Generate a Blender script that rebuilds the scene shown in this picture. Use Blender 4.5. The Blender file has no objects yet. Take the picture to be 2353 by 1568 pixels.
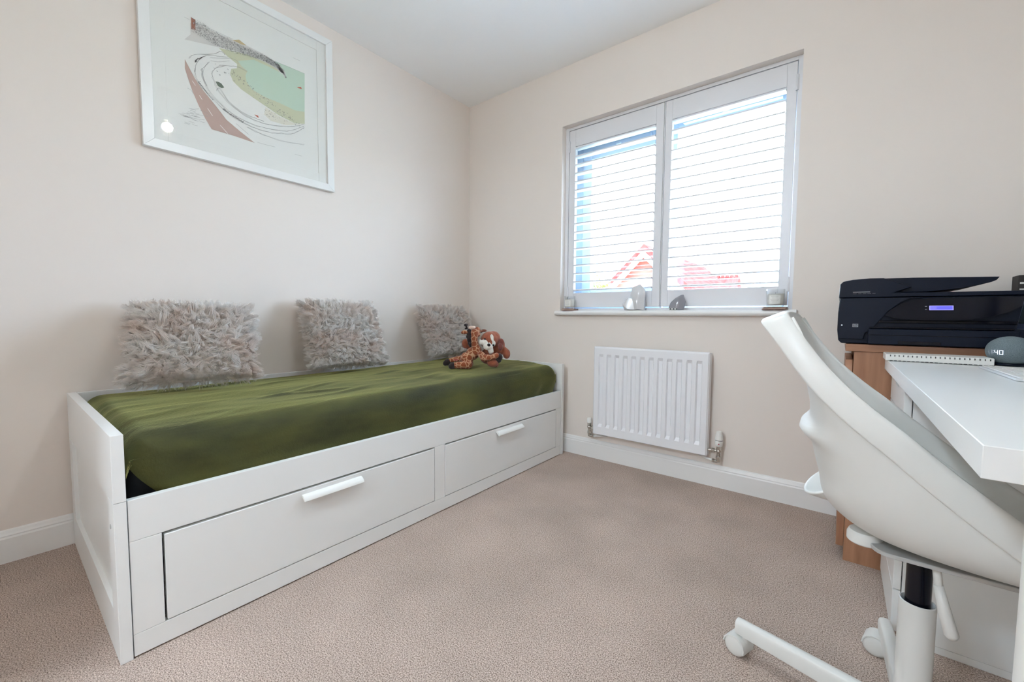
import bpy, bmesh, math, random
from mathutils import Vector, Matrix, noise, Quaternion
sc = bpy.context.scene
COL = sc.collection
# ------------------------------------------------------------------ camera
yaw, pitch, roll = 0.6706395, -0.0577440, 0.0075098
fw = Vector((-math.sin(yaw)*math.cos(pitch), math.cos(yaw)*math.cos(pitch), math.sin(pitch)))
rt = Vector((math.cos(yaw), math.sin(yaw), 0)); up = rt.cross(fw)
r2 = rt*math.cos(roll)+up*math.sin(roll); u2 = up*math.cos(roll)-rt*math.sin(roll)
cd = bpy.data.cameras.new('camera'); cam = bpy.data.objects.new('camera', cd); COL.objects.link(cam)
cd.sensor_width = 36; cd.lens = 952.685*36/2353; cd.clip_start = 0.02; cd.clip_end = 200
M = Matrix((r2, u2, -fw)).transposed().to_4x4(); M.translation = Vector((2.2252, -2.2783, 0.8569)); cam.matrix_world = M
sc.camera = cam
# ------------------------------------------------------------------ light and exposure
sc.view_settings.view_transform = 'Standard'; sc.view_settings.look = 'None'
sc.view_settings.gamma = 1; sc.view_settings.use_curve_mapping = False
try:
    sc.cycles.use_denoising = True; sc.cycles.max_bounces = 16; sc.cycles.diffuse_bounces = 12
    sc.cycles.transparent_max_bounces = 16; sc.cycles.sample_clamp_indirect = 8
except Exception: pass
SKY = 11.5; FILL = 29; PENDANT = 50; EXPO = 1.49
sc.view_settings.exposure = EXPO
w = bpy.data.worlds.new('overcast_sky'); sc.world = w; w.use_nodes = True
wn = w.node_tree.nodes; wl = w.node_tree.links
bg = wn['Background']; bg.inputs[1].default_value = SKY
tc = wn.new('ShaderNodeTexCoord'); sx = wn.new('ShaderNodeSeparateXYZ'); rp = wn.new('ShaderNodeValToRGB')
wl.new(tc.outputs['Generated'], sx.inputs[0]); wl.new(sx.outputs['Z'], rp.inputs[0]); wl.new(rp.outputs[0], bg.inputs[0])
rp.color_ramp.elements[0].position = 0.0; rp.color_ramp.elements[0].color = (.33, .34, .34, 1)
rp.color_ramp.elements[1].position = 0.04; rp.color_ramp.elements[1].color = (.76, .95, 1.17, 1)
def lamp(name, kind, loc, power, color, size=0.1, rot=None, **kw):
    d = bpy.data.lights.new(name, kind); d.energy = power; d.color = color
    if kind == 'POINT': d.shadow_soft_size = size
    for k, v in kw.items(): setattr(d, k, v)
    o = bpy.data.objects.new(name, d); COL.objects.link(o); o.location = loc
    if rot: o.rotation_euler = rot
    return o
# portal: only guides the sampling of the sky through the window opening, gives no light of its own
po = lamp('sky_portal', 'AREA', (1.428, .30, 1.475), 1, (1, 1, 1), rot=(math.radians(-90), 0, 0), shape='RECTANGLE', size=1.24, size_y=1.15)
po.data.size = 1.24; po.data.size_y = 1.15
po.data.cycles.is_portal = True
# ------------------------------------------------------------------ materials
def mat(name, col=(.8, .8, .8), rough=.5, metal=0, **kw):
    m = bpy.data.materials.new(name); m.use_nodes = True; b = m.node_tree.nodes['Principled BSDF']
    b.inputs['Base Color'].default_value = (*col, 1); b.inputs['Roughness'].default_value = rough; b.inputs['Metallic'].default_value = metal
    for k, v in kw.items():
        b.inputs[k.replace('_', ' ')].default_value = v
    return m
def nz(m, scale=100, a=None, b=None, bump=0, detail=3, stretch=(1, 1, 1), lo=.35, hi=.65, dist=.01, coord='Object'):
    """noise: colour mix a..b and/or bump"""
    nt = m.node_tree; N = nt.nodes; K = nt.links; P = N['Principled BSDF']
    t = N.new('ShaderNodeTexCoord'); mp = N.new('ShaderNodeMapping'); mp.inputs['Scale'].default_value = stretch
    n = N.new('ShaderNodeTexNoise'); n.inputs['Scale'].default_value = scale; n.inputs['Detail'].default_value = detail
    K.new(t.outputs[coord], mp.inputs[0]); K.new(mp.outputs[0], n.inputs['Vector'])
    if a is not None:
        r = N.new('ShaderNodeValToRGB'); r.color_ramp.elements[0].position = lo; r.color_ramp.elements[1].position = hi
        r.color_ramp.elements[0].color = (*a, 1); r.color_ramp.elements[1].color = (*b, 1)
        K.new(n.outputs['Fac'], r.inputs[0]); K.new(r.outputs[0], P.inputs['Base Color'])
    if bump:
        bp = N.new('ShaderNodeBump'); bp.inputs['Strength'].default_value = bump; bp.inputs['Distance'].default_value = dist
        K.new(n.outputs['Fac'], bp.inputs['Height']); K.new(bp.outputs[0], P.inputs['Normal'])
    return m
WALL = nz(mat('wall_paint', (.77, .71, .658), .75), 500, bump=.05, dist=.002)
CEIL = nz(mat('ceiling_paint', (.88, .885, .88), .8), 400, bump=.05, dist=.002)
GLOSSW = nz(mat('white_gloss_paint', (.80, .80, .79), .35), 60, bump=.02, dist=.002)
LAM = nz(mat('white_laminate', (.80, .81, .80), .30), 900, bump=.03, dist=.0005)
SHUT = nz(mat('shutter_white', (.72, .725, .75), .38), 80, bump=.02, dist=.001)
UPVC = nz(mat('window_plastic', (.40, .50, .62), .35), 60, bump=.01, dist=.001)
STEELW = nz(mat('radiator_enamel', (.80, .81, .84), .25), 90, bump=.02, dist=.0006)
CHROME = nz(mat('chrome', (.62, .60, .56), .14, 1), 120, bump=.02, dist=.0005)
PLW = nz(mat('white_plastic', (.80, .80, .77), .38), 300, bump=.03, dist=.0004)
CHW = nz(mat('chair_plastic', (.70, .705, .68), .36), 300, bump=.03, dist=.0004)
PLG = nz(mat('pale_grey_plastic', (.42, .42, .41), .45), 300, bump=.05, dist=.0005)
BLK = nz(mat('black_plastic', (.0035, .0065, .017), .38, Specular_IOR_Level=.22), 600, bump=.08, dist=.0004)
BLKG = nz(mat('black_gloss_plastic', (.002, .0025, .007), .14, Specular_IOR_Level=.3), 300, bump=.01, dist=.0002)
BLKF = nz(mat('black_fabric', (.006, .006, .008), .9), 400, bump=.3, dist=.001)
CARPET = nz(mat('carpet_wool', (.4, .3, .26), .95), 330, (.205, .145, .115), (.69, .565, .49), bump=.55, detail=5, dist=.006, lo=.36, hi=.62)
# second, larger scale tread marks in the pile
def carpet_marks(m):
    nt = m.node_tree; N = nt.nodes; K = nt.links; P = N['Principled BSDF']
    src = P.inputs['Base Color'].links[0].from_socket
    t = N.new('ShaderNodeTexCoord'); n = N.new('ShaderNodeTexNoise'); n.inputs['Scale'].default_value = 3.2; n.inputs['Detail'].default_value = 5
    K.new(t.outputs['Object'], n.inputs['Vector'])
    r = N.new('ShaderNodeMapRange'); r.inputs[1].default_value = .3; r.inputs[2].default_value = .7; r.inputs[3].default_value = .86; r.inputs[4].default_value = 1.08
    K.new(n.outputs['Fac'], r.inputs[0])
    mx = N.new('ShaderNodeVectorMath'); mx.operation = 'SCALE'; K.new(src, mx.inputs[0]); K.new(r.outputs[0], mx.inputs['Scale'])
    K.new(mx.outputs[0], P.inputs['Base Color'])
carpet_marks(CARPET)
def fine_bump(m, scale, strength, dist):
    nt = m.node_tree; N = nt.nodes; K = nt.links; n = N.new('ShaderNodeTexNoise'); n.inputs['Scale'].default_value = scale; n.inputs['Detail'].default_value = 3
    t = N.new('ShaderNodeTexCoord'); b = N.new('ShaderNodeBump'); b.inputs['Strength'].default_value = strength; b.inputs['Distance'].default_value = dist
    K.new(t.outputs['Object'], n.inputs['Vector']); K.new(n.outputs['Fac'], b.inputs['Height']); K.new(b.outputs[0], N['Principled BSDF'].inputs['Normal'])
VELVET = nz(mat('olive_velvet', (.1, .11, .02), .85, Sheen_Weight=.75, Sheen_Roughness=.32, Sheen_Tint=(.66, .66, .24, 1)), 3.4, (.016, .018, .002), (.078, .078, .012), bump=0, detail=5, stretch=(1.6, .8, 2.2), lo=.34, hi=.70)
fine_bump(VELVET, 160, .35, .004)
FURM = nz(mat('fur_pile', (.75, .68, .64), .8, Sheen_Weight=.2), 9, (.96, .885, .835), (1.0, .98, .96), detail=3, lo=.35, hi=.6)
OAK = nz(mat('oak_veneer', (.4, .2, .1), .45), 14, (.265, .120, .062), (.40, .205, .115), bump=.06, detail=6, stretch=(3, 3, .35), lo=.3, hi=.7, dist=.001)
OAKH = nz(mat('oak_veneer_along', (.4, .2, .1), .45), 14, (.265, .120, .062), (.40, .205, .115), bump=.06, detail=6, stretch=(.35, 3, 3), lo=.3, hi=.7, dist=.001)
PAPER = nz(mat('paper', (.78, .79, .76), .8), 200, bump=.03, dist=.0003)
BLUEF = nz(mat('blue_grey_knit', (.13, .17, .19), .8), 900, (.10, .135, .155), (.19, .24, .26), bump=.4, detail=2, dist=.0006)
def flat(name, col, rough=.7): return nz(mat(name, col, rough), 200, bump=.02, dist=.0003)
def emit(name, col, s):
    m = mat(name, (0, 0, 0), .3); b = m.node_tree.nodes['Principled BSDF']
    b.inputs['Emission Color'].default_value = (*col, 1); b.inputs['Emission Strength'].default_value = s; return m
def furry(m):
    N = m.node_tree.nodes; K = m.node_tree.links; P = N['Principled BSDF']; t = N.new('ShaderNodeBsdfTranslucent'); mx = N.new('ShaderNodeMixShader'); mx.inputs[0].default_value = .5
    K.new(P.inputs['Base Color'].links[0].from_socket, t.inputs[0]); K.new(P.outputs[0], mx.inputs[1]); K.new(t.outputs[0], mx.inputs[2]); K.new(mx.outputs[0], N['Material Output'].inputs[0])
furry(FURM)
def glass(name, tint=(.97, .99, 1), fr=1.45, base=0.0):
    m = bpy.data.materials.new(name); m.use_nodes = True; N = m.node_tree.nodes; K = m.node_tree.links
    N.remove(N['Principled BSDF']); out = N['Material Output']
    a = N.new('ShaderNodeBsdfTransparent'); a.inputs[0].default_value = (*tint, 1)
    g = N.new('ShaderNodeBsdfGlossy'); g.inputs['Roughness'].default_value = .01
    f = N.new('ShaderNodeLayerWeight'); f.inputs[0].default_value = .5; mx = N.new('ShaderNodeMixShader')   # thin pane: Schlick reflectance, same from both sides
    p5 = N.new('ShaderNodeMath'); p5.operation = 'POWER'; p5.inputs[1].default_value = 5; K.new(f.outputs['Facing'], p5.inputs[0])
    ma = N.new('ShaderNodeMath'); ma.operation = 'MULTIPLY_ADD'; ma.inputs[1].default_value = .9; ma.inputs[2].default_value = .04+base
    K.new(p5.outputs[0], ma.inputs[0]); K.new(ma.outputs[0], mx.inputs[0])
    K.new(a.outputs[0], mx.inputs[1]); K.new(g.outputs[0], mx.inputs[2]); K.new(mx.outputs[0], out.inputs[0]); return m
PANE = glass('window_glass'); PICG = glass('picture_glass', (1, 1, 1), 1.45); JARG = glass('jar_glass', (.985, .99, .99), 1.5, .02)
# ------------------------------------------------------------------ mesh helpers
class MB:
    def __init__(s): s.v = []; s.f = []; s.m = []
    def add(s, vs, fs, mi=0):
        o = len(s.v); s.v += [tuple(p) for p in vs]; s.f += [tuple(i+o for i in f) for f in fs]; s.m += [mi]*len(fs); return s
    def box(s, x0, x1, y0, y1, z0, z1, mi=0):
        vs = [(x, y, z) for x in (x0, x1) for y in (y0, y1) for z in (z0, z1)]
        return s.add(vs, [(0, 1, 3, 2), (4, 6, 7, 5), (0, 4, 5, 1), (2, 3, 7, 6), (0, 2, 6, 4), (1, 5, 7, 3)], mi)
    def prism(s, poly, axis, a, b, mi=0):
        """poly: 2d points in the plane normal to axis (x:(y,z) y:(x,z) z:(x,y))"""
        def P(p, t): return {'x': (t, p[0], p[1]), 'y': (p[0], t, p[1]), 'z': (p[0], p[1], t)}[axis]
        n = len(poly); vs = [P(p, a) for p in poly]+[P(p, b) for p in poly]
        fs = [tuple(range(n))[::-1], tuple(range(n, 2*n))]+[(i, (i+1) % n, n+(i+1) % n, n+i) for i in range(n)]
        return s.add(vs, fs, mi)
    def rings(s, rs, close=True, cap0=True, cap1=True, mi=0):
        o = []; n = len(rs[0]); vs = [p for r in rs for p in r]
        for k in range(len(rs)-1):
            for i in range(n if close else n-1):
                j = (i+1) % n; o.append((k*n+i, k*n+j, (k+1)*n+j, (k+1)*n+i))
        if cap0: o.append(tuple(range(n))[::-1])
        if cap1: o.append(tuple(range((len(rs)-1)*n, len(rs)*n)))
        return s.add(vs, o, mi)
    def tube(s, pts, rad, n=16, mi=0, flat_=None):
        pts = [Vector(p) for p in pts]; rs = []
        if not hasattr(rad, '__len__'): rad = [rad]*len(pts)
        prev = None
        for i, p in enumerate(pts):
            d = (pts[min(i+1, len(pts)-1)]-pts[max(i-1, 0)]).normalized()
            a = prev if prev is not None else (Vector((0, 0, 1)) if abs(d.z) < .9 else Vector((1, 0, 0)))
            x = (a-d*a.dot(d)).normalized(); y = d.cross(x); prev = x
            rs.append([p+(x*math.cos(t)+y*math.sin(t))*rad[i] for t in [2*math.pi*k/n for k in range(n)]])
        return s.rings(rs, mi=mi)
    def lathe(s, prof, c, axis='z', n=32, mi=0):
        rs = []
        for r, h in prof:
            rr = max(r, 1e-5); ring = []
            for k in range(n):
                t = 2*math.pi*k/n; a, b = rr*math.cos(t), rr*math.sin(t)
                ring.append({'z': (c[0]+a, c[1]+b, c[2]+h), 'y': (c[0]+a, c[1]+h, c[2]+b), 'x': (c[0]+h, c[1]+a, c[2]+b)}[axis])
            rs.append(ring)
        return s.rings(rs, mi=mi)
    def ball(s, c, r, nu=24, nv=14, rot=None, mi=0):
        if not hasattr(r, '__len__'): r = (r, r, r)
        rs = []
        for j in range(nv+1):
            ph = math.pi*(j+.001)/(nv+.002); ring = []
            for k in range(nu):
                t = 2*math.pi*k/nu; p = Vector((r[0]*math.sin(ph)*math.cos(t), r[1]*math.sin(ph)*math.sin(t), r[2]*math.cos(ph)))
                if rot is not None: p = rot @ p
                ring.append(p+Vector(c))
            rs.append(ring)
        return s.rings(rs, mi=mi)
    def grid(s, f, nu, nv, mi=0):
        vs = [f(i/nu, j/nv) for j in range(nv+1) for i in range(nu+1)]
        return s.add(vs, [(j*(nu+1)+i, j*(nu+1)+i+1, (j+1)*(nu+1)+i+1, (j+1)*(nu+1)+i) for j in range(nv) for i in range(nu)], mi)
    def build(s, name, m, parent=None, bevel=0, smooth=False, seg=2, recenter=True, fix=True, subsurf=0):
        me = bpy.data.meshes.new(name); me.from_pydata(s.v, [], s.f)
        ms = m if isinstance(m, (list, tuple)) else [m]
        for q in ms: me.materials.append(q)
        if len(ms) > 1: me.polygons.foreach_set('material_index', s.m)
        me.validate()
        if fix:
            bm = bmesh.new(); bm.from_mesh(me); bmesh.ops.recalc_face_normals(bm, faces=bm.faces); bm.to_mesh(me); bm.free()
        if smooth: me.polygons.foreach_set('use_smooth', [True]*len(me.polygons))
        o = bpy.data.objects.new(name, me); COL.objects.link(o)
        if parent is not None:
            o.parent = parent; o.matrix_parent_inverse = Matrix.Translation(-wloc(parent))
        elif recenter:
            xs = [v.co for v in me.vertices]
            c = Vector(((min(p.x for p in xs)+max(p.x for p in xs))/2, (min(p.y for p in xs)+max(p.y for p in xs))/2, min(p.z for p in xs)))
            me.transform(Matrix.Translation(-c)); o.location = c
        if bevel:
            b = o.modifiers.new('bevel', 'BEVEL'); b.width = bevel; b.segments = seg; b.limit_method = 'ANGLE'; b.angle_limit = math.radians(40)
            me.polygons.foreach_set('use_smooth', [True]*len(me.polygons)); b.harden_normals = True
        if subsurf:
            b = o.modifiers.new('subsurf', 'SUBSURF'); b.levels = subsurf; b.render_levels = subsurf
        return o
def wloc(o):
    l = Vector((0, 0, 0))
    l = o.location.copy()
    if o.parent is not None: l = l  # parts keep location 0 with inverse translation -> world origin offset
    return o.get('_w') and Vector(o['_w']) or (l if o.parent is None else Vector((0, 0, 0)))
def tag(o, label, cat, group=None, kind=None):
    if label: o['label'] = label
    if cat: o['category'] = cat
    if group: o['group'] = group
    if kind: o['kind'] = kind
    return o
def thing(name, label, cat, loc, group=None, kind=None):
    o = bpy.data.objects.new(name, None); o.empty_display_size = .05; COL.objects.link(o); o.location = loc
    return tag(o, label, cat, group, kind)
def struct(o, label=None, cat=None): o['kind'] = 'structure'; tag(o, label, cat); return o
def rnd_noise(p, s): return noise.noise(Vector(p)*s)
# ------------------------------------------------------------------ room shell
XR, YN, H = 2.95, -2.95, 2.405
wx0, wx1, wz0, wz1 = .809, 2.046, .900, 2.047
struct(MB().box(-.1, XR+.1, YN-.1, .35, -.1, 0).build('floor', CARPET, recenter=False), 'beige and brown flecked carpet over the whole floor', 'floor')
struct(MB().box(-.1, XR+.1, YN-.1, .35, H, H+.1).build('ceiling', CEIL, recenter=False), 'plain pale grey white ceiling', 'ceiling')
struct(MB().box(-.1, 0, YN, .35, 0, H).build('wall_left', WALL, recenter=False), 'warm off-white wall behind the daybed', 'wall')
struct(MB().box(XR, XR+.1, YN, .35, 0, H).build('wall_right', WALL, recenter=False), 'off-white wall behind the desk', 'wall')
m = MB(); dx0, dx1, dh = 1.10, 1.95, 2.02  # doorway opening added here to let the fill light in
m.box(-.1, dx0, YN-.1, YN, 0, H); m.box(dx1, XR+.1, YN-.1, YN, 0, H); m.box(dx0, dx1, YN-.1, YN, dh, H)
struct(m.build('wall_near', WALL, recenter=False), 'off-white wall behind the viewer, with an opening added for fill light', 'wall')
m = MB(); m.box(dx0-.9, dx0-.85, YN-1.5, YN-.1, 0, H); m.box(dx1+.85, dx1+.9, YN-1.5, YN-.1, 0, H); m.box(dx0-.9, dx1+.9, YN-1.55, YN-1.5, 0, H); m.box(dx0-.9, dx1+.9, YN-1.5, YN-.1, H, H+.1); m.box(dx0-.9, dx1+.9, YN-1.5, YN-.1, -.1, 0)  # unseen landing shell, added to house the fill light
struct(m.build('wall_added_landing', WALL, recenter=False), 'unseen landing walls added around the fill light', 'wall')
lamp('added_fill_light', 'POINT', (1.50, YN-.95, 2.10), FILL, (.76, .95, 1.13), .12)  # added lamp out of view, brightens the room from behind the viewer
m = MB()
m.box(-.0, wx0, 0, .30, 0, H); m.box(wx1, XR, 0, .30, 0, H); m.box(wx0, wx1, 0, .30, 0, wz0-.03); m.box(wx0, wx1, 0, .30, wz1, H)
struct(m.build('wall_far', WALL, recenter=False), 'off-white wall with the shuttered window', 'wall')
def skirt(name, pts, label):
    """pts: path on the floor, profile points (depth, z)"""
    prof = [(0, 0), (.016, 0), (.016, .084), (.013, .090), (.0135, .094), (.010, .100), (.006, .108), (0, .112)]
    (x0, y0), (x1, y1), n = pts
    rs = [[(x+n[0]*d, y+n[1]*d, z) for d, z in prof] for x, y in ((x0, y0), (x1, y1))]
    struct(MB().rings(rs).build(name, GLOSSW, recenter=False), label, 'baseboard')
skirt('baseboard_far', ((0, 0), (XR, 0), (0, -1)), 'white moulded skirting board under the window')
skirt('baseboard_left', ((0, YN), (0, 0), (1, 0)), 'white moulded skirting board behind the daybed')
skirt('baseboard_right', ((XR, YN), (XR, 0), (-1, 0)), 'white moulded skirting board behind the desk')
skirt('baseboard_near', ((0, YN), (XR, YN), (0, 1)), 'white moulded skirting board behind the viewer')
# window (structure)
W = thing('window_1', 'white framed double window behind the shutters', 'window', (1.43, .17, .9), kind='structure')
m = MB(); y0, y1 = .165, .235
m.box(wx0, .877, y0, y1, .87, wz1); m.box(wx1-.05, wx1, y0, y1, .87, wz1); m.box(.877, wx1-.05, y0, y1, 1.985, wz1); m.box(.877, wx1-.05, y0, y1, .87, .96)
m.box(1.40, 1.464, y0, y1, .96, 1.985); m.box(1.464, wx1-.05, y0, y1, 1.905, 1.985); m.box(1.464, wx1-.05, y0, y1, .96, 1.0)
m.build('window_frame', UPVC, W, bevel=.003)
m = MB(); y0, y1 = .150, .20
m.box(.877, .940, y0, y1, .96, 1.985); m.box(1.344, 1.400, y0, y1, .96, 1.985); m.box(.94, 1.344, y0, y1, 1.86, 1.985); m.box(.94, 1.344, y0, y1, .96, 1.045)
m.build('opening_sash', UPVC, W, bevel=.004)
MB().box(.94, 1.344, .182, .186, 1.045, 1.86).build('window_pane', PANE, W)
MB().box(1.464, wx1-.05, .20, .204, 1.0, 1.905).build('window_pane', PANE, W)
for xa, xb, zc in ((.965, 1.325, 1.915), (1.50, 1.96, 1.935)):
    m = MB(); m.box(xa, xb, .128, .150, zc-.012, zc+.012); m.box((xa+xb)/2-.03, (xa+xb)/2+.0, .120, .128, zc-.010, zc+.006)
    if xa > 1.4:
        m.box(xa, xb, .150, .168, zc-.01, zc+.01)
    m.build('trickle_vent', UPVC, W, bevel=.002)
# inner sill board
m = MB(); prof = [(.165, .871), (.165, .899), (-.022, .900), (-.031, .897), (-.037, .889), (-.037, .880), (-.031, .872), (-.022, .870)]
m.prism(prof, 'x', .787, 2.066)
o = m.build('window_sill', GLOSSW, W, bevel=.003)
# ------------------------------------------------------------------ plantation shutters
S = thing('window_shutters', 'white hinged louvre shutters filling the window recess', 'shutters', (1.43, .05, .9))
m = MB(); a, b = .045, .095
m.box(wx0, .832, a, b, .9, wz1); m.box(2.025, wx1, a, b, .9, wz1); m.box(.832, 2.025, a, b, 2.030, wz1); m.box(.832, 2.025, a, b, .9, .914)
m.box(1.4255, 1.4305, a+.004, b, .914, 2.03)
m.build('shutter_frame', SHUT, S, bevel=.0015)
def louvre(mb, x0, x1, zc, yc, wd=.047, th=.0098, ang=0):
    n = 8; ring = []
    for k in range(n):
        yy, zz = ((1, .7), (.5, 1), (-.5, 1), (-1, .7), (-1, -.7), (-.5, -1), (.5, -1), (1, -.7))[k]; yy *= wd/2; zz *= th/2
        ring.append((yc+yy*math.cos(ang)-zz*math.sin(ang), zc+yy*math.sin(ang)+zz*math.cos(ang)))
    mb.prism(ring, 'x', x0, x1)
for (x0, x1, ox0, ox1) in ((.8345, 1.4240, .877, 1.382), (1.4325, 2.0225, 1.469, 1.983)):
    m = MB(); a, b = .048, .074; z0, z1, oz0, oz1 = .921, 2.027, 1.012, 1.925
    m.box(x0, ox0, a, b, z0, z1); m.box(ox1, x1, a, b, z0, z1); m.box(ox0, ox1, a, b, z0, oz0); m.box(ox0, ox1, a, b, oz1, z1)
    p = m.build('shutter_panel', SHUT, S, bevel=.0015)
    m = MB()
    for k in range(18): louvre(m, ox0+.001, ox1-.001, 1.031+k*.0519, .061)
    lv = m.build('louvres', SHUT, p, smooth=False)
    hx = x0-.001 if x0 < 1 else x1+.001
    for hz in (1.02, 1.93):
        m = MB(); m.box(hx-.006, hx+.006, .041, .048, hz-.035, hz+.035); m.tube([(hx, .042, hz-.035), (hx, .042, hz+.035)], .004, 10); m.build('hinge', SHUT, p, bevel=.001)
# ------------------------------------------------------------------ daybed
XB, YA, YB, HB = .884, -2.113, -.063, .568
B = thing('daybed', 'white daybed with two big drawers standing along the left wall', 'bed', (.45, -1.09, 0))
def end_panel(y0, y1, out):
    m = MB(); x0 = .02
    m.box(x0, XB, y0, y1, .403, HB); m.box(x0, x0+.07, y0, y1, 0, .402); m.box(XB-.07, XB, y0, y1, 0, .402); m.box(x0+.07, XB-.07, y0, y1, 0, .115)
    yi = y0+.011 if out < 0 else y1-.011
    m.box(x0+.07, XB-.07, min(yi, y1-.004) if out < 0 else y0+.004, y1-.004 if out < 0 else yi, .115, .403)
    return m
for (y0, y1, s) in ((YA, YA+.024, -1), (YB-.024, YB, 1)):
    p = end_panel(y0, y1, s).build('end_panel', LAM, B, bevel=.0012)
    m = MB(); yy = y0 if s < 0 else y1
    m.lathe([(.006, 0), (.006, -.0008*1), (.003, -.001)], (XB-.045, yy, .335), 'y', 16); m.build('screw_cap', PLG, p)
MB().box(.02, .038, YA+.025, YB-.025, .10, HB-.001).build('back_panel', LAM, B, bevel=.0015)
ya, yb = YA+.026, YB-.028
m = MB(); m.box(XB-.022, XB-.002, ya, yb, .298, .402); m.box(XB-.022, XB-.002, ya, yb, 0.004, .060)
m.box(XB-.022, XB-.002, ya, -2.025, .0605, .2975); m.box(XB-.022, XB-.002, -1.112, -1.055, .0605, .2975); m.box(XB-.022, XB-.002, -.146, yb, .0605, .2975)
m.build('front_rail', LAM, B, bevel=.0012)
MB().box(.04, XB-.03, ya, yb, .27, .30).build('mattress_base', LAM, B)
for (a, b) in ((-2.020, -1.115), (-1.052, -.149)):
    m = MB(); m.box(XB-.020, XB-.001, a, b, .063, .291); m.box(.10, XB-.020, a+.03, a+.045, .075, .25); m.box(.10, XB-.020, b-.045, b-.03, .075, .25)
    d = m.build('drawer', LAM, B, bevel=.0018)
    c = (a+b)/2
    m = MB()
    prof = [(XB-.001, .272), (XB+.010, .264), (XB+.017, .257), (XB+.020, .259), (XB+.018, .267), (XB+.009, .275), (XB-.001, .278)]
    c = -1.567 if a < -1.5 else -.603
    m.prism(prof, 'y', c-.106, c+.106); m.build('drawer_handle', PLW, d, bevel=.001)
# mattress and throw
MB().box(.06, .838, YA+.035, YB-.04, .305, .49).build('mattress', BLKF, bevel=.03, seg=4)
tag(bpy.data.objects['mattress'], 'black based mattress lying in the daybed under the green throw', 'mattress')
sec = [(.046, .46), (.046, .52)]
for k in range(7):
    t = math.pi/2*(1-k/6)
    sec.append((.046+.04*(1-math.sin(t)) if False else .086-.04*math.sin(t), .525+.03*math.cos(t)))
for k in range(1, 24): sec.append((.086+(.800-.086)*k/24, .555+.012*math.sin(math.pi*k/24)))
for k in range(9):
    t = math.pi/2*k/8; sec.append((.800+.060*math.sin(t), .487+.068*math.cos(t)))
for k in range(1, 10): sec.append((.860+.002*math.sin(k), .487-.14*k/9))
def throw(u, v):
    k = v*(len(sec)-1); i = min(int(k), len(sec)-2); f = k-i
    x = sec[i][0]*(1-f)+sec[i+1][0]*f; z = sec[i][1]*(1-f)+sec[i+1][1]*f
    low = max(0, min(1, (.50-z)/.13)) if x > .8 else 0
    ya_ = YA+.030+.09*low**1.4+.01*max(0, (.5-x)); yb_ = YB-.040-.055*low**1.5
    y = ya_+(yb_-ya_)*u
    e = min(y-ya_, yb_-y); R = .055
    if e < R:
        dz = R-math.sqrt(max(0, R*R-(R-e)**2)); z -= dz*(1 if z > .5 else .15); x -= .010*dz/R if x > .8 else 0
    # far end sits a little higher
    z += .012*max(0, (y+1.1))/1.0 if z > .48 else 0
    # creases
    n = noise.noise(Vector((x*7, y*2.6, z*7)))*.006
    n += max(0, noise.noise(Vector((x*16+y*3, y*4, 3))) - .18)*.012
    n += noise.noise(Vector((x*26, y*9, 9)))*.0012
    if x > .84:
        n2 = math.sin((y*9+(z-.5)*18)+3*noise.noise(Vector((y*3, z*4, 1))))*.0045*low
        n2 += math.sin((y-(z))*38)*.006*max(0, 1-abs(y+.27)/.17)*low**.6
        n2 += math.sin((y+z)*34)*.006*max(0, 1-abs(y+1.93)/.15)*low**.6
        x = min(x+n*.6+n2, XB-.001 if z > .405 else .861)
    else:
        z += n
        z += math.exp(-((x-.62-.05*math.sin(y*4))/.012)**2)*.005*max(0, noise.noise(Vector((0, y*3, 8)))+.25)
        z += math.exp(-((x-.70-.03*math.sin(y*3+1))/.010)**2)*.005*max(0, noise.noise(Vector((5, y*3, 1)))+.2)
    return (x, y, z)
m = MB(); m.grid(throw, 260, 150)
o = m.build('velvet_throw', VELVET, smooth=True)
tag(o, 'olive green velvet throw spread over the daybed mattress', 'throw')
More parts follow.
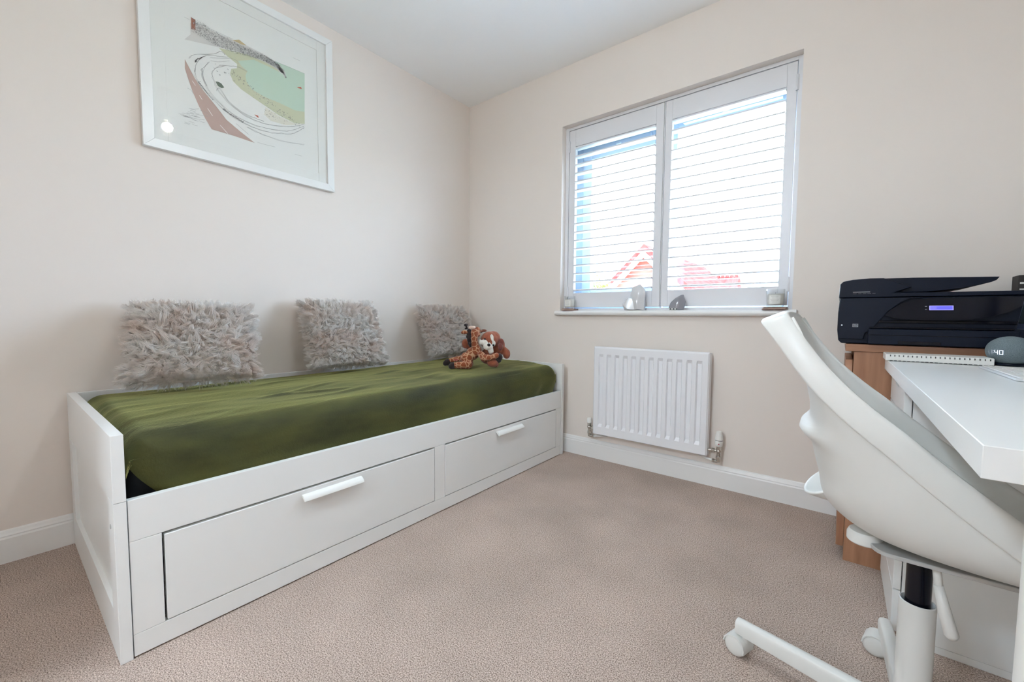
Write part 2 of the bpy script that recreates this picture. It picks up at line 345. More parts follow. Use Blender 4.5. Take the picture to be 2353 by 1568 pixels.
# ------------------------------------------------------------------ fur cushions
def pillow(u, v, w, h, t):
    a, b = u*2-1, v*2-1
    k = 1-.05*(1-abs(b)**2)*abs(a)**6; k2 = 1-.05*(1-abs(a)**2)*abs(b)**6
    th = t/2*(max(0, 1-abs(a)**2.6)*max(0, 1-abs(b)**2.6))**.55
    return a*w/2*k, b*h/2*k2, th
def make_cushion(label, cx, cy, w, h, t, base, lean, yawz, seed, sag=0.0, length=.042, n=23000):
    root = thing('fur_cushion', label, 'cushion', base, 'shaggy fur cushions along the daybed')
    random.seed(seed)
    R = Matrix.Rotation(yawz, 3, 'Z') @ Matrix.Rotation(-lean, 3, 'Y')   # local: x = out of face, y along wall, z up
    def place(p): return R @ Vector(p) + Vector(base)
    m = MB()
    for s in (1, -1):
        def f(u, v, s=s):
            a, b, th = pillow(u, v, w, h, t)
            sg = sag*math.sin(a/w*math.pi)*0
            return place((s*th+t*.35, a, b+h/2+sg))
        m.grid(f, 30, 30)
    c = m.build('cushion_cover', FURM, root, smooth=True)
    # fur: clumped strands
    clumps = []
    for k in range(700):
        clumps.append((random.uniform(-.02, 1.02), random.uniform(-.02, 1.02), Vector((random.uniform(-.3, 1), random.gauss(0, .9), random.gauss(-.25, .8)))))
    import collections
    cell = collections.defaultdict(list)
    for i, q in enumerate(clumps): cell[(int(q[0]*10), int(q[1]*10))].append(q)
    vs = []; fs = []
    for k in range(n):
        s = 1 if random.random() < .86 else -1
        u, v = random.random(), random.random()
        if random.random() < .22:      # denser on the rim
            if random.random() < .5: u = random.choice((random.uniform(0, .03), random.uniform(.97, 1)))
            else: v = random.choice((random.uniform(0, .03), random.uniform(.97, 1)))
        a, b, th = pillow(u, v, w, h, t)
        p0 = Vector((s*th+t*.35, a, b+h/2))
        e = .01
        a1, b1, t1 = pillow(min(1, u+e), v, w, h, t); a2, b2, t2 = pillow(u, min(1, v+e), w, h, t)
        if u > .985 or v > .985: nrm = Vector((s*.3, (u-.5), (v-.5))).normalized()
        else:
            nrm = Vector((s*(t1-th), a1-a, b1-b)).cross(Vector((s*(t2-th), a2-a, b2-b)))
            nrm.normalize()
            if nrm.x*s < 0: nrm = -nrm
        edge = max(abs(u*2-1), abs(v*2-1))
        nrm = (nrm+Vector((0, (u*2-1), (v*2-1)))*(.25+.9*edge**6)).normalized()
        best = None; bd = 9
        for di in (-1, 0, 1):
            for dj in (-1, 0, 1):
                for q in cell.get((int(u*10)+di, int(v*10)+dj), ()):
                    d = (q[0]-u)**2+(q[1]-v)**2
                    if d < bd: bd = d; best = q
        L = length*random.uniform(.7, 1.15)
        if best:
            ca, cb, ct = pillow(min(1, max(0, best[0])), min(1, max(0, best[1])), w, h, t)
            root_c = Vector((s*ct+t*.35, ca, cb+h/2))
            lean_v = Vector((s*best[2].x*.2, best[2].y, best[2].z))*1.15
        else: root_c = p0; lean_v = Vector((0, 0, -.3))
        tip_dir = (nrm+lean_v*(.35+.65*(1-edge**4))).normalized()
        tip = p0+tip_dir*L; ctip = root_c+(nrm*.9+lean_v*.8).normalized()*L
        tip = tip.lerp(ctip, .55)
        if v < .06: tip.z = max(tip.z, -.004)
        tip = Vector((tip.x, tip.y, max(tip.z, .002)))
        mid = p0.lerp(tip, .5)+nrm*L*.16+Vector((random.gauss(0, .0022), random.gauss(0, .0032), random.gauss(0, .0028)))
        side = nrm.cross(Vector((random.random(), random.random(), random.random()))).normalized()
        sd2 = nrm.cross(side)
        pts = []
        for j in range(4):
            q = j/4; P = p0*(1-q)**2+mid*2*q*(1-q)+tip*q*q
            rr = .00095*(1-.65*q)
            pts.append([P+(side*math.cos(g)+sd2*math.sin(g))*rr for g in (0, 2.09, 4.19)])
        o0 = len(vs)
        for ring in pts: vs += [place(x) for x in ring]
        vs.append(place(tip))
        for j in range(3):
            for g in range(3):
                g2 = (g+1) % 3; fs.append((o0+j*3+g, o0+j*3+g2, o0+(j+1)*3+g2, o0+(j+1)*3+g))
        for g in range(3): fs.append((o0+9+g, o0+9+(g+1) % 3, o0+12))
    mb = MB(); mb.add(vs, fs); f = mb.build('fur', FURM, root, smooth=True, fix=False)
    f['kind'] = 'stuff'
    return root
make_cushion('large cream shaggy cushion nearest the bed foot, left of the other two', 0, 0, .385, .365, .13, (.318, -1.80, .576), math.radians(42), math.radians(-16), 3)
make_cushion('cream shaggy cushion in the middle of the three, leaning on the wall', 0, 0, .37, .360, .13, (.212, -1.12, .573), math.radians(28), math.radians(-8), 5)
make_cushion('cream shaggy cushion in the room corner behind the soft toys', 0, 0, .37, .345, .12, (.19, -.355, .581), math.radians(28), math.radians(-4), 8)
# ------------------------------------------------------------------ soft toys
TO = Vector((.664, -.622, 0)); TU = Vector((.74, .67, 0)).normalized(); TD = Vector((-.67, .74, 0)).normalized(); TK = .000210; TZ = .571
def T(X, Y, d=0.0): return TO+TU*((X-1064)*TK)+TD*d+Vector((0, 0, TZ+(1344-Y)*TK))
def coat():
    m = mat('giraffe_coat', (.4, .15, .05), .9, Sheen_Weight=.2); N = m.node_tree.nodes; K = m.node_tree.links; P = N['Principled BSDF']
    t = N.new('ShaderNodeTexCoord'); v = N.new('ShaderNodeTexVoronoi'); v.feature = 'DISTANCE_TO_EDGE'; v.inputs['Scale'].default_value = 40
    r = N.new('ShaderNodeValToRGB'); r.color_ramp.elements[0].position = .03; r.color_ramp.elements[1].position = .10
    r.color_ramp.elements[0].color = (.56, .33, .19, 1); r.color_ramp.elements[1].color = (.265, .062, .018, 1)
    K.new(t.outputs['Object'], v.inputs['Vector']); K.new(v.outputs['Distance'], r.inputs[0]); K.new(r.outputs[0], P.inputs['Base Color'])
    n = N.new('ShaderNodeTexNoise'); n.inputs['Scale'].default_value = 700; b = N.new('ShaderNodeBump'); b.inputs['Strength'].default_value = .5; b.inputs['Distance'].default_value = .002
    K.new(n.outputs['Fac'], b.inputs['Height']); K.new(b.outputs[0], P.inputs['Normal']); return m
def plush(name, c1, c2): return nz(mat(name, c1, .92, Sheen_Weight=.25), 60, c1, c2, bump=.4, detail=6, dist=.003, lo=.3, hi=.7)
GCOAT = coat(); DKPL = plush('dark_plush', (.010, .004, .004), (.022, .010, .010)); RUST = plush('rust_plush', (.22, .052, .022), (.33, .095, .045))
CREAM = plush('cream_plush', (.60, .58, .52), (.72, .70, .64)); TAN = plush('tan_plush', (.60, .42, .33), (.72, .52, .42))
def blob(name, m, parent, balls, caps=(), vox=.0035, sm=5):
    b = MB()
    for c, r in balls: b.ball(c, r if hasattr(r, '__len__') else r)
    for pts, rad in caps: b.tube(pts, rad, 16); [b.ball(p, (rad if not hasattr(rad, '__len__') else rad[i])*1.0, 16, 10) for i, p in enumerate(pts)]
    o = b.build(name, m, parent, smooth=True)
    r = o.modifiers.new('remesh', 'REMESH'); r.mode = 'VOXEL'; r.voxel_size = vox; r.use_smooth_shade = True
    s = o.modifiers.new('smooth', 'SMOOTH'); s.iterations = sm; s.factor = .6
    return o
g = thing('giraffe_toy', 'spotted giraffe soft toy slumped on the throw, hugging the brown toy', 'soft toy', T(900, 1344))
k = TK
blob('giraffe_body', GCOAT, g,
     [(T(840, 1215, .02), 138*k), (T(800, 1080, .03), 170*k), (T(950, 960, .03), 175*k), (T(1050, 880, .02), 150*k), (T(1010, 400, 0), 108*k), (T(1080, 330, .02), 85*k), (T(1100, 440, .01), 68*k)],
     [([T(850, 1240, 0), T(700, 1245, -.01), T(520, 1245, -.012)], [112*k, 98*k, 84*k]), ([T(760, 1100, .06), T(560, 1110, .05), T(380, 1140, .045)], [120*k, 80*k, 66*k]),
      ([T(1060, 860, .02), T(1010, 700, .01), T(1000, 560, 0), T(1010, 430, 0)], [130*k, 100*k, 92*k, 95*k]),
      ([T(1180, 960, -.015), T(1250, 1040, -.03), T(1420, 1040, -.03), T(1580, 980, -.03)], [90*k, 100*k, 80*k, 74*k])])
blob('hoof', DKPL, g, [(T(450, 1255, -.012), (92*k, 92*k, 90*k)), (T(410, 1270, -.012), 78*k)]); blob('hoof', DKPL, g, [(T(290, 1195, .045), 92*k), (T(235, 1225, .045), 70*k)])
blob('hoof', DKPL, g, [(T(1660, 1030, -.02), (85*k, 85*k, 105*k)), (T(1640, 1110, -.01), 75*k)])
blob('mane', DKPL, g, [(T(x, y, d), r*k) for x, y, d, r in ((868, 350, 0, 58), (862, 430, 0, 62), (850, 500, -.002, 68), (868, 590, 0, 56), (885, 670, .004, 60), (905, 730, .01, 52))], vox=.003, sm=2)
blob('ear', GCOAT, g, [(T(745, 388, 0), (95*k, 40*k, 58*k))], [([T(830, 385, 0), T(700, 395, 0)], [40*k, 46*k])], vox=.003)
blob('horn', DKPL, g, [(T(775, 200, 0), 42*k), (T(800, 195, .004), 36*k), (T(780, 290, 0), 28*k)], [([T(815, 290, 0), T(795, 215, 0)], [24*k, 26*k])], vox=.0025, sm=2)
blob('forehead_patch', TAN, g, [(T(930, 268, 0), (100*k, 60*k, 50*k)), (T(985, 258, .004), (60*k, 50*k, 40*k))], vox=.003)
b = MB(); b.grid(lambda u, v: T(470+110*u, 1108+12*math.sin(3*u)-v*22, -.015+.01*u), 6, 2); o = b.build('care_tag', flat('tag_red', (.55, .12, .14)), g); so = o.modifiers.new('solid', 'SOLIDIFY'); so.thickness = .0008
d = thing('brown_plush_toy', 'rust brown soft toy with white face patches behind the giraffe', 'soft toy', T(1500, 1300, .05))
blob('plush_body', RUST, d,
     [(T(1400, 620, .06), (262*k, 230*k, 250*k)), (T(1500, 560, .07), 200*k), (T(1560, 850, .09), 235*k), (T(1700, 760, .10), (125*k, 130*k, 200*k)), (T(1350, 1050, .08), 210*k), (T(1480, 1180, -.01), (150*k, 150*k, 112*k)), (T(1560, 1220, 0), 90*k),
      (T(1865, 980, .07), (100*k, 110*k, 140*k)), (T(1800, 900, .08), 110*k), (T(760, 700, .06), (105*k, 100*k, 130*k)), (T(900, 800, .08), 120*k), (T(1480, 1080, .03), 130*k)],
     [([T(1050, 900, .10), T(900, 800, .08), T(780, 730, .06)], [110*k, 95*k, 90*k])], vox=.004)
blob('ear', plush('brown_ear', (.15, .05, .028), (.22, .08, .05)), d, [(T(1250, 350, .06), (100*k, 50*k, 42*k)), (T(1180, 375, .055), (45*k, 40*k, 36*k))], vox=.003)
blob('ear', plush('plum_ear', (.13, .03, .022), (.19, .05, .035)), d, [(T(1720, 660, .04), (80*k, 40*k, 110*k)), (T(1690, 780, .03), (70*k, 45*k, 100*k))], vox=.003)
FR = .06-235*k
blob('face_patch', CREAM, d, [(T(1455, 545, FR+.006), (70*k, 34*k, 112*k)), (T(1500, 680, FR+.005), (75*k, 40*k, 85*k))], vox=.003)
blob('muzzle', CREAM, d, [(T(1260, 660, FR+.004), (120*k, 60*k, 85*k)), (T(1350, 760, FR-.012), (140*k, 90*k, 90*k)), (T(1430, 860, FR-.012), (85*k, 60*k, 95*k)), (T(1150, 650, FR+.012), (55*k, 45*k, 75*k))],
     [([T(1390, 660, FR-.022), T(1460, 740, FR-.024), T(1490, 900, FR-.014)], [22*k, 26*k, 24*k])], vox=.003)
blob('nose', DKPL, d, [(T(1380, 710, FR-.032), (55*k, 32*k, 42*k))], vox=.002, sm=2)
b = MB(); b.ball(T(1278, 562, FR-.004), 24*k); b.build('eye', BLKG, d, smooth=True)
b = MB(); b.ball(T(1502, 722, FR-.012), 26*k); b.build('eye', BLKG, d, smooth=True)
# ------------------------------------------------------------------ framed print
POLYS = {
 'shallow': [(-1.595,2.039),(-1.542,2.053),(-1.482,2.066),(-1.414,2.07),(-1.363,2.07),(-1.324,2.057),(-1.221,2.072),(-1.224,1.845),(-1.273,1.83),(-1.349,1.841),(-1.41,1.862),(-1.469,1.882),(-1.512,1.897),(-1.545,1.92),(-1.555,1.948),(-1.55,1.971),(-1.527,1.984),(-1.526,2.003),(-1.559,2.017),(-1.575,2.026)],
 'sea': [(-1.522,2.019),(-1.456,2.055),(-1.392,2.054),(-1.339,2.051),(-1.319,2.052),(-1.343,2.074),(-1.367,2.091),(-1.293,2.097),(-1.219,2.097),(-1.223,1.906),(-1.272,1.895),(-1.347,1.902),(-1.414,1.904),(-1.468,1.916),(-1.489,1.94),(-1.493,1.967),(-1.484,1.99),(-1.509,2.002)],
 'sand': [(-1.41,1.857),(-1.349,1.838),(-1.273,1.828),(-1.226,1.842),(-1.32,1.805),(-1.388,1.801),(-1.416,1.82)],
 'town': [(-1.698,2.091),(-1.678,2.102),(-1.633,2.1),(-1.541,2.102),(-1.481,2.105),(-1.418,2.102),(-1.362,2.092),(-1.314,2.062),(-1.312,2.032),(-1.324,2.042),(-1.353,2.059),(-1.401,2.067),(-1.482,2.066),(-1.542,2.056),(-1.615,2.038),(-1.665,2.026),(-1.72,2.013),(-1.698,2.044)],
 'hill': [(-1.542,2.101),(-1.53,2.107),(-1.515,2.116),(-1.485,2.105),(-1.507,2.099)],
 'tower': [(-1.694,2.118),(-1.688,2.114),(-1.679,2.115),(-1.679,2.073),(-1.695,2.067)],
 'road': [(-1.721,1.932),(-1.706,1.902),(-1.688,1.867),(-1.66,1.831),(-1.614,1.782),(-1.575,1.737),(-1.517,1.702),(-1.461,1.672),(-1.552,1.676),(-1.633,1.675),(-1.655,1.712),(-1.677,1.757),(-1.698,1.81),(-1.714,1.864),(-1.722,1.895)],
}
THIN = [[(-1.704,1.944),(-1.685,1.968),(-1.616,2.004),(-1.587,2.029),(-1.572,2.021)],
 [(-1.686,1.894),(-1.681,1.931),(-1.659,1.968),(-1.632,1.989),(-1.559,2.017)],
 [(-1.685,1.912),(-1.686,1.894),(-1.679,1.866),(-1.652,1.834),(-1.594,1.785),(-1.533,1.757),(-1.468,1.743),(-1.399,1.745),(-1.321,1.762),(-1.274,1.783),(-1.226,1.826)],
 [(-1.661,1.923),(-1.661,1.905),(-1.654,1.873),(-1.633,1.833),(-1.582,1.79),(-1.524,1.765),(-1.445,1.756),(-1.35,1.769),(-1.29,1.79),(-1.226,1.834)],
 [(-1.577,1.97),(-1.61,1.946),(-1.624,1.917),(-1.617,1.889),(-1.597,1.848),(-1.549,1.808),(-1.489,1.783),(-1.408,1.779),(-1.3,1.805),(-1.226,1.842)],
 [(-1.608,1.852),(-1.596,1.866),(-1.565,1.824),(-1.515,1.797),(-1.462,1.788),(-1.417,1.788)],
 [(-1.633,1.962),(-1.653,1.927),(-1.658,1.889),(-1.644,1.855)],
 [(-1.49,1.735),(-1.423,1.724),(-1.327,1.724),(-1.228,1.74)],
 [(-1.55,1.742),(-1.517,1.721),(-1.487,1.702)],
 [(-1.716,1.816),(-1.705,1.814),(-1.696,1.802)],
 [(-1.714,1.734),(-1.696,1.737),(-1.677,1.746)],
 [(-1.714,1.704),(-1.701,1.698),(-1.659,1.706)],
 [(-1.685,1.719),(-1.643,1.726)],
 [(-1.674,1.741),(-1.647,1.738),(-1.638,1.728)],
 [(-1.644,1.689),(-1.629,1.677)],
 [(-1.711,1.716),(-1.685,1.719)],
 [(-1.63,1.981),(-1.555,2.013)],
 [(-1.629,1.969),(-1.597,1.979),(-1.556,2.003)],
 [(-1.597,1.966),(-1.552,1.982),(-1.518,1.993),(-1.484,1.989)],
 [(-1.555,2.017),(-1.526,2.017),(-1.522,2.003)],
 [(-1.718,2.104),(-1.7,2.103)],
 [(-1.676,2.103),(-1.54,2.105)],
 [(-1.362,2.092),(-1.219,2.098)],
 [(-1.277,2.15),(-1.24,2.151)],
 [(-1.452,1.679),(-1.419,1.679),(-1.372,1.682)],
 [(-1.277,1.676),(-1.242,1.677)]]
THICK = [[(-1.674,1.86),(-1.652,1.834),(-1.622,1.806)],
 [(-1.586,1.781),(-1.558,1.767),(-1.533,1.76),(-1.508,1.75)],
 [(-1.343,2.068),(-1.324,2.057),(-1.312,2.035)],
 [(-1.683,1.939),(-1.68,1.949),(-1.659,1.968)]]
DASH = [[(-1.698,1.854),(-1.687,1.839)],
 [(-1.674,1.803),(-1.665,1.789)],
 [(-1.646,1.76),(-1.628,1.734)],
 [(-1.601,1.705),(-1.571,1.676)],
 [(-1.683,1.874),(-1.641,1.825),(-1.583,1.767),(-1.538,1.734)]]
GREENB = [[(-1.613,1.888),(-1.603,1.891),(-1.591,1.889),(-1.58,1.876),(-1.59,1.869),(-1.604,1.872)]]
REDB = [[(-1.46,1.804),(-1.444,1.804),(-1.441,1.795),(-1.449,1.796)],
 [(-1.261,2.014),(-1.239,2.023),(-1.235,2.014),(-1.251,2.012)]]

FX = .001
F = thing('framed_print', 'white framed seaside bay print hanging on the left wall', 'picture', (FX, -1.4715, 1.532))
fy0, fy1, fz0, fz1, fwid = -1.869, -1.074, 1.532, 2.327, .036
m = MB()
def mitre(y0, z0, y1, z1, iy0, iz0, iy1, iz1):
    vs = []
    for x in (FX, .024):
        vs += [(x, y0, z0), (x, y1, z1), (x, iy1, iz1), (x, iy0, iz0)]
    m.add(vs, [(0, 1, 2, 3), (7, 6, 5, 4), (0, 4, 5, 1), (1, 5, 6, 2), (2, 6, 7, 3), (3, 7, 4, 0)])
i0, i1, j0, j1 = fy0+fwid, fy1-fwid, fz0+fwid, fz1-fwid
mitre(fy0, fz0, fy1, fz0, i0, j0, i1, j0); mitre(fy1, fz0, fy1, fz1, i1, j0, i1, j1); mitre(fy1, fz1, fy0, fz1, i1, j1, i0, j1); mitre(fy0, fz1, fy0, fz0, i0, j1, i0, j0)
m.build('picture_frame', LAM, F, bevel=.0015)
MB().box(FX, .010, i0, i1, j0, j1).build('backing_board', PAPER, F)
m = MB(); q = .046
m.box(.010, .0145, i0, i0+q, j0, j1); m.box(.010, .0145, i1-q, i1, j0, j1); m.box(.010, .0145, i0+q, i1-q, j0, j0+q); m.box(.010, .0145, i0+q, i1-q, j1-q, j1)
m.build('mount', PAPER, F, bevel=.001)
m = MB(); inks = [PAPER]+[flat(n, c) for n, c in (('ink_shallows', (.58, .60, .42)), ('ink_sea', (.52, .66, .54)), ('ink_sand', (.74, .72, .62)), ('ink_town', (.64, .63, .60)), ('ink_ochre', (.50, .40, .22)), ('ink_brick', (.38, .14, .08)), ('ink_road', (.48, .34, .29)), ('ink_line', (.10, .10, .10)), ('ink_white', (.82, .82, .79)), ('ink_green', (.10, .14, .09)), ('ink_red', (.55, .15, .10)), ('ink_soft', (.30, .30, .30)))]
m.box(.010, .0112, i0+q*.5, i1-q*.5, j0+q*.5, j1-q*.5, 0)
def inkpoly(pts, x, mi):
    bm = bmesh.new(); vv = [bm.verts.new((x, a, b)) for a, b in pts]; bm.faces.new(vv); bm.normal_update(); bmesh.ops.triangulate(bm, faces=bm.faces[:])
    bm.verts.index_update(); m.add([v.co for v in bm.verts], [[v.index for v in f.verts] for f in bm.faces], mi); bm.free()
def inkline(pts, wd, x, mi):
    for a, b in zip(pts, pts[1:]):
        dy, dz = b[0]-a[0], b[1]-a[1]; L = math.hypot(dy, dz) or 1; ny, nzz = -dz/L*wd/2, dy/L*wd/2
        m.add([(x, a[0]+ny, a[1]+nzz), (x, b[0]+ny, b[1]+nzz), (x, b[0]-ny, b[1]-nzz), (x, a[0]-ny, a[1]-nzz)], [(0, 1, 2, 3)], mi)
def sm(pts, n=5):
    if len(pts) < 3: return pts
    out = []
    for i in range(len(pts)-1):
        p0, p1, p2, p3 = [Vector(pts[max(0, min(len(pts)-1, j))]) for j in (i-1, i, i+1, i+2)]
        for k in range(n):
            t = k/n; out.append(tuple(.5*((2*p1)+(-p0+p2)*t+(2*p0-5*p1+4*p2-p3)*t*t+(-p0+3*p1-3*p2+p3)*t**3)))
    return out+[pts[-1]]
for i, (nm, mi) in enumerate((('sand', 3), ('shallow', 1), ('sea', 2), ('town', 4), ('hill', 5), ('tower', 6), ('road', 7))): inkpoly(POLYS[nm], .0114+.0001*i, mi)
random.seed(11)
ln = .0124
for L in THIN:
    inkline(sm(L), .0009, ln, 12)
    if len(L) > 3: inkline([(a+random.gauss(0, .0012)-.003, b+random.gauss(0, .0012)-.002) for a, b in sm(L)], .0006, ln, 8)
for L in THICK:
    q_ = sm(L, 14)
    for a, b in q_: inkline([(a-.003, b-.002+random.gauss(0, .001)), (a+.003, b+.002+random.gauss(0, .002))], .0012, ln, 8)
for k in range(60):                                # tiny figures along the water line and on the sea front
    t = random.random(); c = (-1.57+.34*t+random.gauss(0, .004), 1.955-.135*t+random.gauss(0, .003)+.02*(1-t)**3)
    inkline([c, (c[0]+.0012, c[1]+.004)], .0012, ln, 8)
for k in range(26):
    c = (-1.74+random.gauss(0, .012)+.05*random.random(), 1.70+random.gauss(0, .020)); g_ = random.uniform(-.5, .3)
    inkline([c, (c[0]+.012, c[1]+.012*g_), (c[0]+.020, c[1]+.006*g_)], .0006, ln, 8)
for k in range(30):
    c = (-1.375+random.gauss(0, .02), 1.835+random.gauss(0, .012)); inkline([c, (c[0]+random.gauss(0, .004), c[1]+random.gauss(0, .003))], .0010, ln, 8)
for L in DASH: inkline(L, .0022, ln+.0001, 9)
for P_ in GREENB: inkpoly(P_, ln, 10)
for P_ in REDB: inkpoly(P_, ln, 11)
T0, T1 = (-1.70, 2.075), (-1.33, 2.078)          # town scribble along the coast strip
coast = [(-1.690, 2.085, .030), (-1.62, 2.075, .030), (-1.55, 2.068, .024), (-1.48, 2.076, .017), (-1.41, 2.083, .013), (-1.35, 2.075, .012), (-1.325, 2.055, .008)]
for i in range(len(coast)-1):
    a, b = coast[i], coast[i+1]
    for k in range(330):
        t = random.random(); hh = a[2]*(1-t)+b[2]*t
        c = (a[0]*(1-t)+b[0]*t+random.gauss(0, .003), a[1]*(1-t)+b[1]*t+random.uniform(-hh, hh)); g_ = random.uniform(0, 3.14); L = random.uniform(.002, .008)
        inkline([c, (c[0]+L*math.cos(g_), c[1]+L*math.sin(g_))], random.uniform(.0005, .0012), ln, (8, 8, 12, 9, 12)[k % 5])
for k in range(70):
    t = random.random(); c = (-1.60+.34*t+random.gauss(0, .015), 1.955-.13*t+random.gauss(0, .014)); g_ = random.uniform(0, 3.14)
    r_ = .0028; ring = [(c[0]+r_*math.cos(g_+h_), c[1]+r_*.8*math.sin(g_+h_)) for h_ in (0, 1.57, 3.14, 4.71, 6.28)]
    inkline(ring[:random.randint(2, 5)], .0009, ln, 12 if k % 3 else 8)
m.build('seaside_print', inks, F, fix=False)
MB().box(.0165, .0175, i0-.003, i1+.003, j0-.003, j1+.003).build('picture_glass', PICG, F)
# ------------------------------------------------------------------ radiator
R = thing('radiator', 'white pressed steel radiator fixed under the window', 'radiator', (1.405, -.05, .165))
x0, x1, z0, z1, yf = 1.092, 1.720, .167, .689, -.070
xs = [x0, x0+.004]; 
n12 = 12; pitch = (x1-x0-.040)/n12
chan = []
for i in range(n12):
    c = x0+.020+pitch*(i+.5); chan.append((c-.0150, c-.0095, c+.0095, c+.0150)); xs += list(chan[-1])
xs += [x1-.004, x1]
zs = [z0, z0+.004, .215, .232, .628, .645, z1-.010, z1-.003, z1]
def depth(x, z):
    d = 0
    for a, b, c, e in chan:
        if b-1e-6 <= x <= c+1e-6 and .232-1e-6 <= z <= .628+1e-6: d = .011
    if x in (x0, x1) or z == z0: d = .006
    if z == z1: d = .010
    if z == z1-.003: d = .003
    return d
m = MB(); nx, nzn = len(xs), len(zs)
m.add([(x, yf+depth(x, z), z) for z in zs for x in xs], [(j*nx+i, j*nx+i+1, (j+1)*nx+i+1, (j+1)*nx+i) for j in range(nzn-1) for i in range(nx-1)])
o = m.build('front_panel', STEELW, R, fix=False)
so = o.modifiers.new('solid', 'SOLIDIFY'); so.thickness = .0015; so.offset = 0
bv = o.modifiers.new('bevel', 'BEVEL'); bv.width = .0012; bv.segments = 2; bv.limit_method = 'ANGLE'
m = MB(); m.box(x0+.004, x1-.004, yf+.012, -.030, z0+.004, z1-.006); m.build('water_panel', STEELW, R, bevel=.004)
m = MB(); m.box(x1-.004, x1+.003, yf+.006, -.024, z0+.001, z1-.006); m.build('side_cover', STEELW, R, bevel=.0012)
m = MB(); m.box(x0-.003, x0+.004, yf+.006, -.024, z0+.001, z1-.006); m.build('side_cover', STEELW, R, bevel=.0012)
for bx in (1.18, 1.60): MB().box(bx, bx+.03, -.032, 0, .24, .60).build('wall_bracket', STEELW, R)
def valve(cx, head):
    y = -.046; m = MB(); s = 1 if cx > 1.5 else -1
    m.tube([(cx, y, .162), (cx, y, .215)], .0085, 14); m.tube([(cx, y, .205), (cx, y, .222)], .0125, 6); m.ball((cx, y, .197), .0125)
    m.tube([(cx, y, .197), (cx-s*.052, y, .197)], .007, 12); m.tube([(cx-s*.018, y, .197), (cx-s*.034, y, .197)], .0125, 6)
    m.tube([(cx, y, .160), (cx, y, .172)], .0125, 6); m.tube([(cx, y, .160), (cx, y, .146), (cx-s*.010, y, .144), (cx-s*.024, y+.004, .144)], [.0085, .0085, .0085, .0085], 12); m.tube([(cx-s*.018, y+.002, .144), (cx-s*.028, y+.004, .144)], .011, 6)
    v = m.build('thermostatic_valve' if head else 'lockshield_valve', CHROME, R, smooth=False, bevel=.0006)
    m = MB(); m.tube([(cx-s*.026, y+.004, .144), (cx-s*.060, y+.02, .146), (cx-s*.10, -.004, .150)], .006, 12); m.build('pipe', PLW, v, smooth=True)
    if head:
        m = MB(); n = 48; rs = []
        for r, z, rib in ((.014, .222, 0), (.0175, .226, 0), (.0185, .240, 0), (.0190, .252, 0)): rs.append([(cx+r*math.cos(2*math.pi*k/n), y+r*math.sin(2*math.pi*k/n), z) for k in range(n)])
        m.rings(rs); m.lathe([(.0178, .252), (.0178, .2545)], (cx, y, 0), n=48, mi=1); rs = []
        for r, z, rib in ((.0190, .2545, .0006), (.0185, .262, .0012), (.0165, .278, .0013), (.0135, .292, .001), (.0125, .296, .0003), (.009, .298, 0), (.002, .298, 0)): rs.append([(cx+(r-(rib if k % 4 == 0 else 0))*math.cos(2*math.pi*k/n), y+(r-(rib if k % 4 == 0 else 0))*math.sin(2*math.pi*k/n), z) for k in range(n)])
        m.rings(rs); m.lathe([(.0035, 0), (.0035, -.0008)], (cx+.003, y-.0186, .237), 'y', 14, mi=2)
        m.build('valve_head', [PLW, BLK, flat('valve_red', (.35, .02, .05))], v, smooth=False, bevel=.0004)
    else:
        MB().lathe([(.010, .222), (.0135, .224), (.0145, .246), (.012, .252), (.002, .253)], (cx, y, 0), n=24).build('valve_cap', PLW, v, smooth=False, bevel=.001)
valve(1.773, True); valve(1.056, False)
# ------------------------------------------------------------------ things on the sill
def candle(cx, cy, r, h, label, coast, rot):
    for i in range(3):
        o = MB().box(-r*1.22, r*1.22, -r*1.1, r*1.1, 0, .0035).build('coaster', [flat('coaster_pink', (.42, .27, .23)), flat('coaster_tan', (.50, .38, .30)), flat('coaster_brown', (.30, .18, .14))][i], bevel=.001, recenter=False)
        o.location = (cx+.001*i, cy, .9005+.0045*i); o.rotation_euler = (0, 0, rot+.05*i)
        tag(o, '%s coaster in the stack under the %s' % (('lowest', 'middle', 'topmost')[i], coast), 'coaster', 'coasters under the sill candles')
    zb = .9145
    c = thing('candle_jar', label, 'candle', (cx, cy, zb), 'jar candles on the window sill')
    m = MB(); m.lathe([(r*.80, 0), (r*.90, .002), (r*.95, h*.4), (r, h), (r*.95, h), (r*.90, h*.4), (r*.84, .006), (.001, .006)], (cx, cy, zb), n=40); m.build('glass_jar', JARG, c, smooth=True)
    MB().lathe([(.001, .0065), (r*.83, .0065), (r*.88, h*.4), (r*.91, h*.74), (.001, h*.74)], (cx, cy, zb), n=32).build('wax', flat('candle_wax', (.75, .75, .71)), c, smooth=False, bevel=.001)
    MB().tube([(cx, cy, zb+h*.74), (cx+.001, cy, zb+h*.82)], .0008, 6).build('wick', BLK, c)
    m = MB(); a0 = -2.15
    m.grid(lambda u, v: (cx+r*.985*math.cos(a0+1.25*u), cy+r*.985*math.sin(a0+1.25*u), zb+h*(.14+.50*v)), 12, 2, 0)
    for i, (ua, ub) in enumerate(((.15, .8), (.25, .75), (.1, .85), (.2, .8), (.3, .7))):
        m.grid(lambda u, v: (cx+r*.993*math.cos(a0+1.25*(ua+(ub-ua)*u)), cy+r*.993*math.sin(a0+1.25*(ua+(ub-ua)*u)), zb+h*(.56-.08*i+.016*v)), 8, 1, 1)
    m.build('jar_label', [PAPER, flat('label_grey', (.50, .50, .48))], c, fix=False)
candle(.880, .0, .034, .076, 'small jar candle at the left end of the window sill', 'left candle', .1)
candle(1.980, -.002, .038, .080, 'jar candle at the right end of the window sill', 'right candle', -.05)
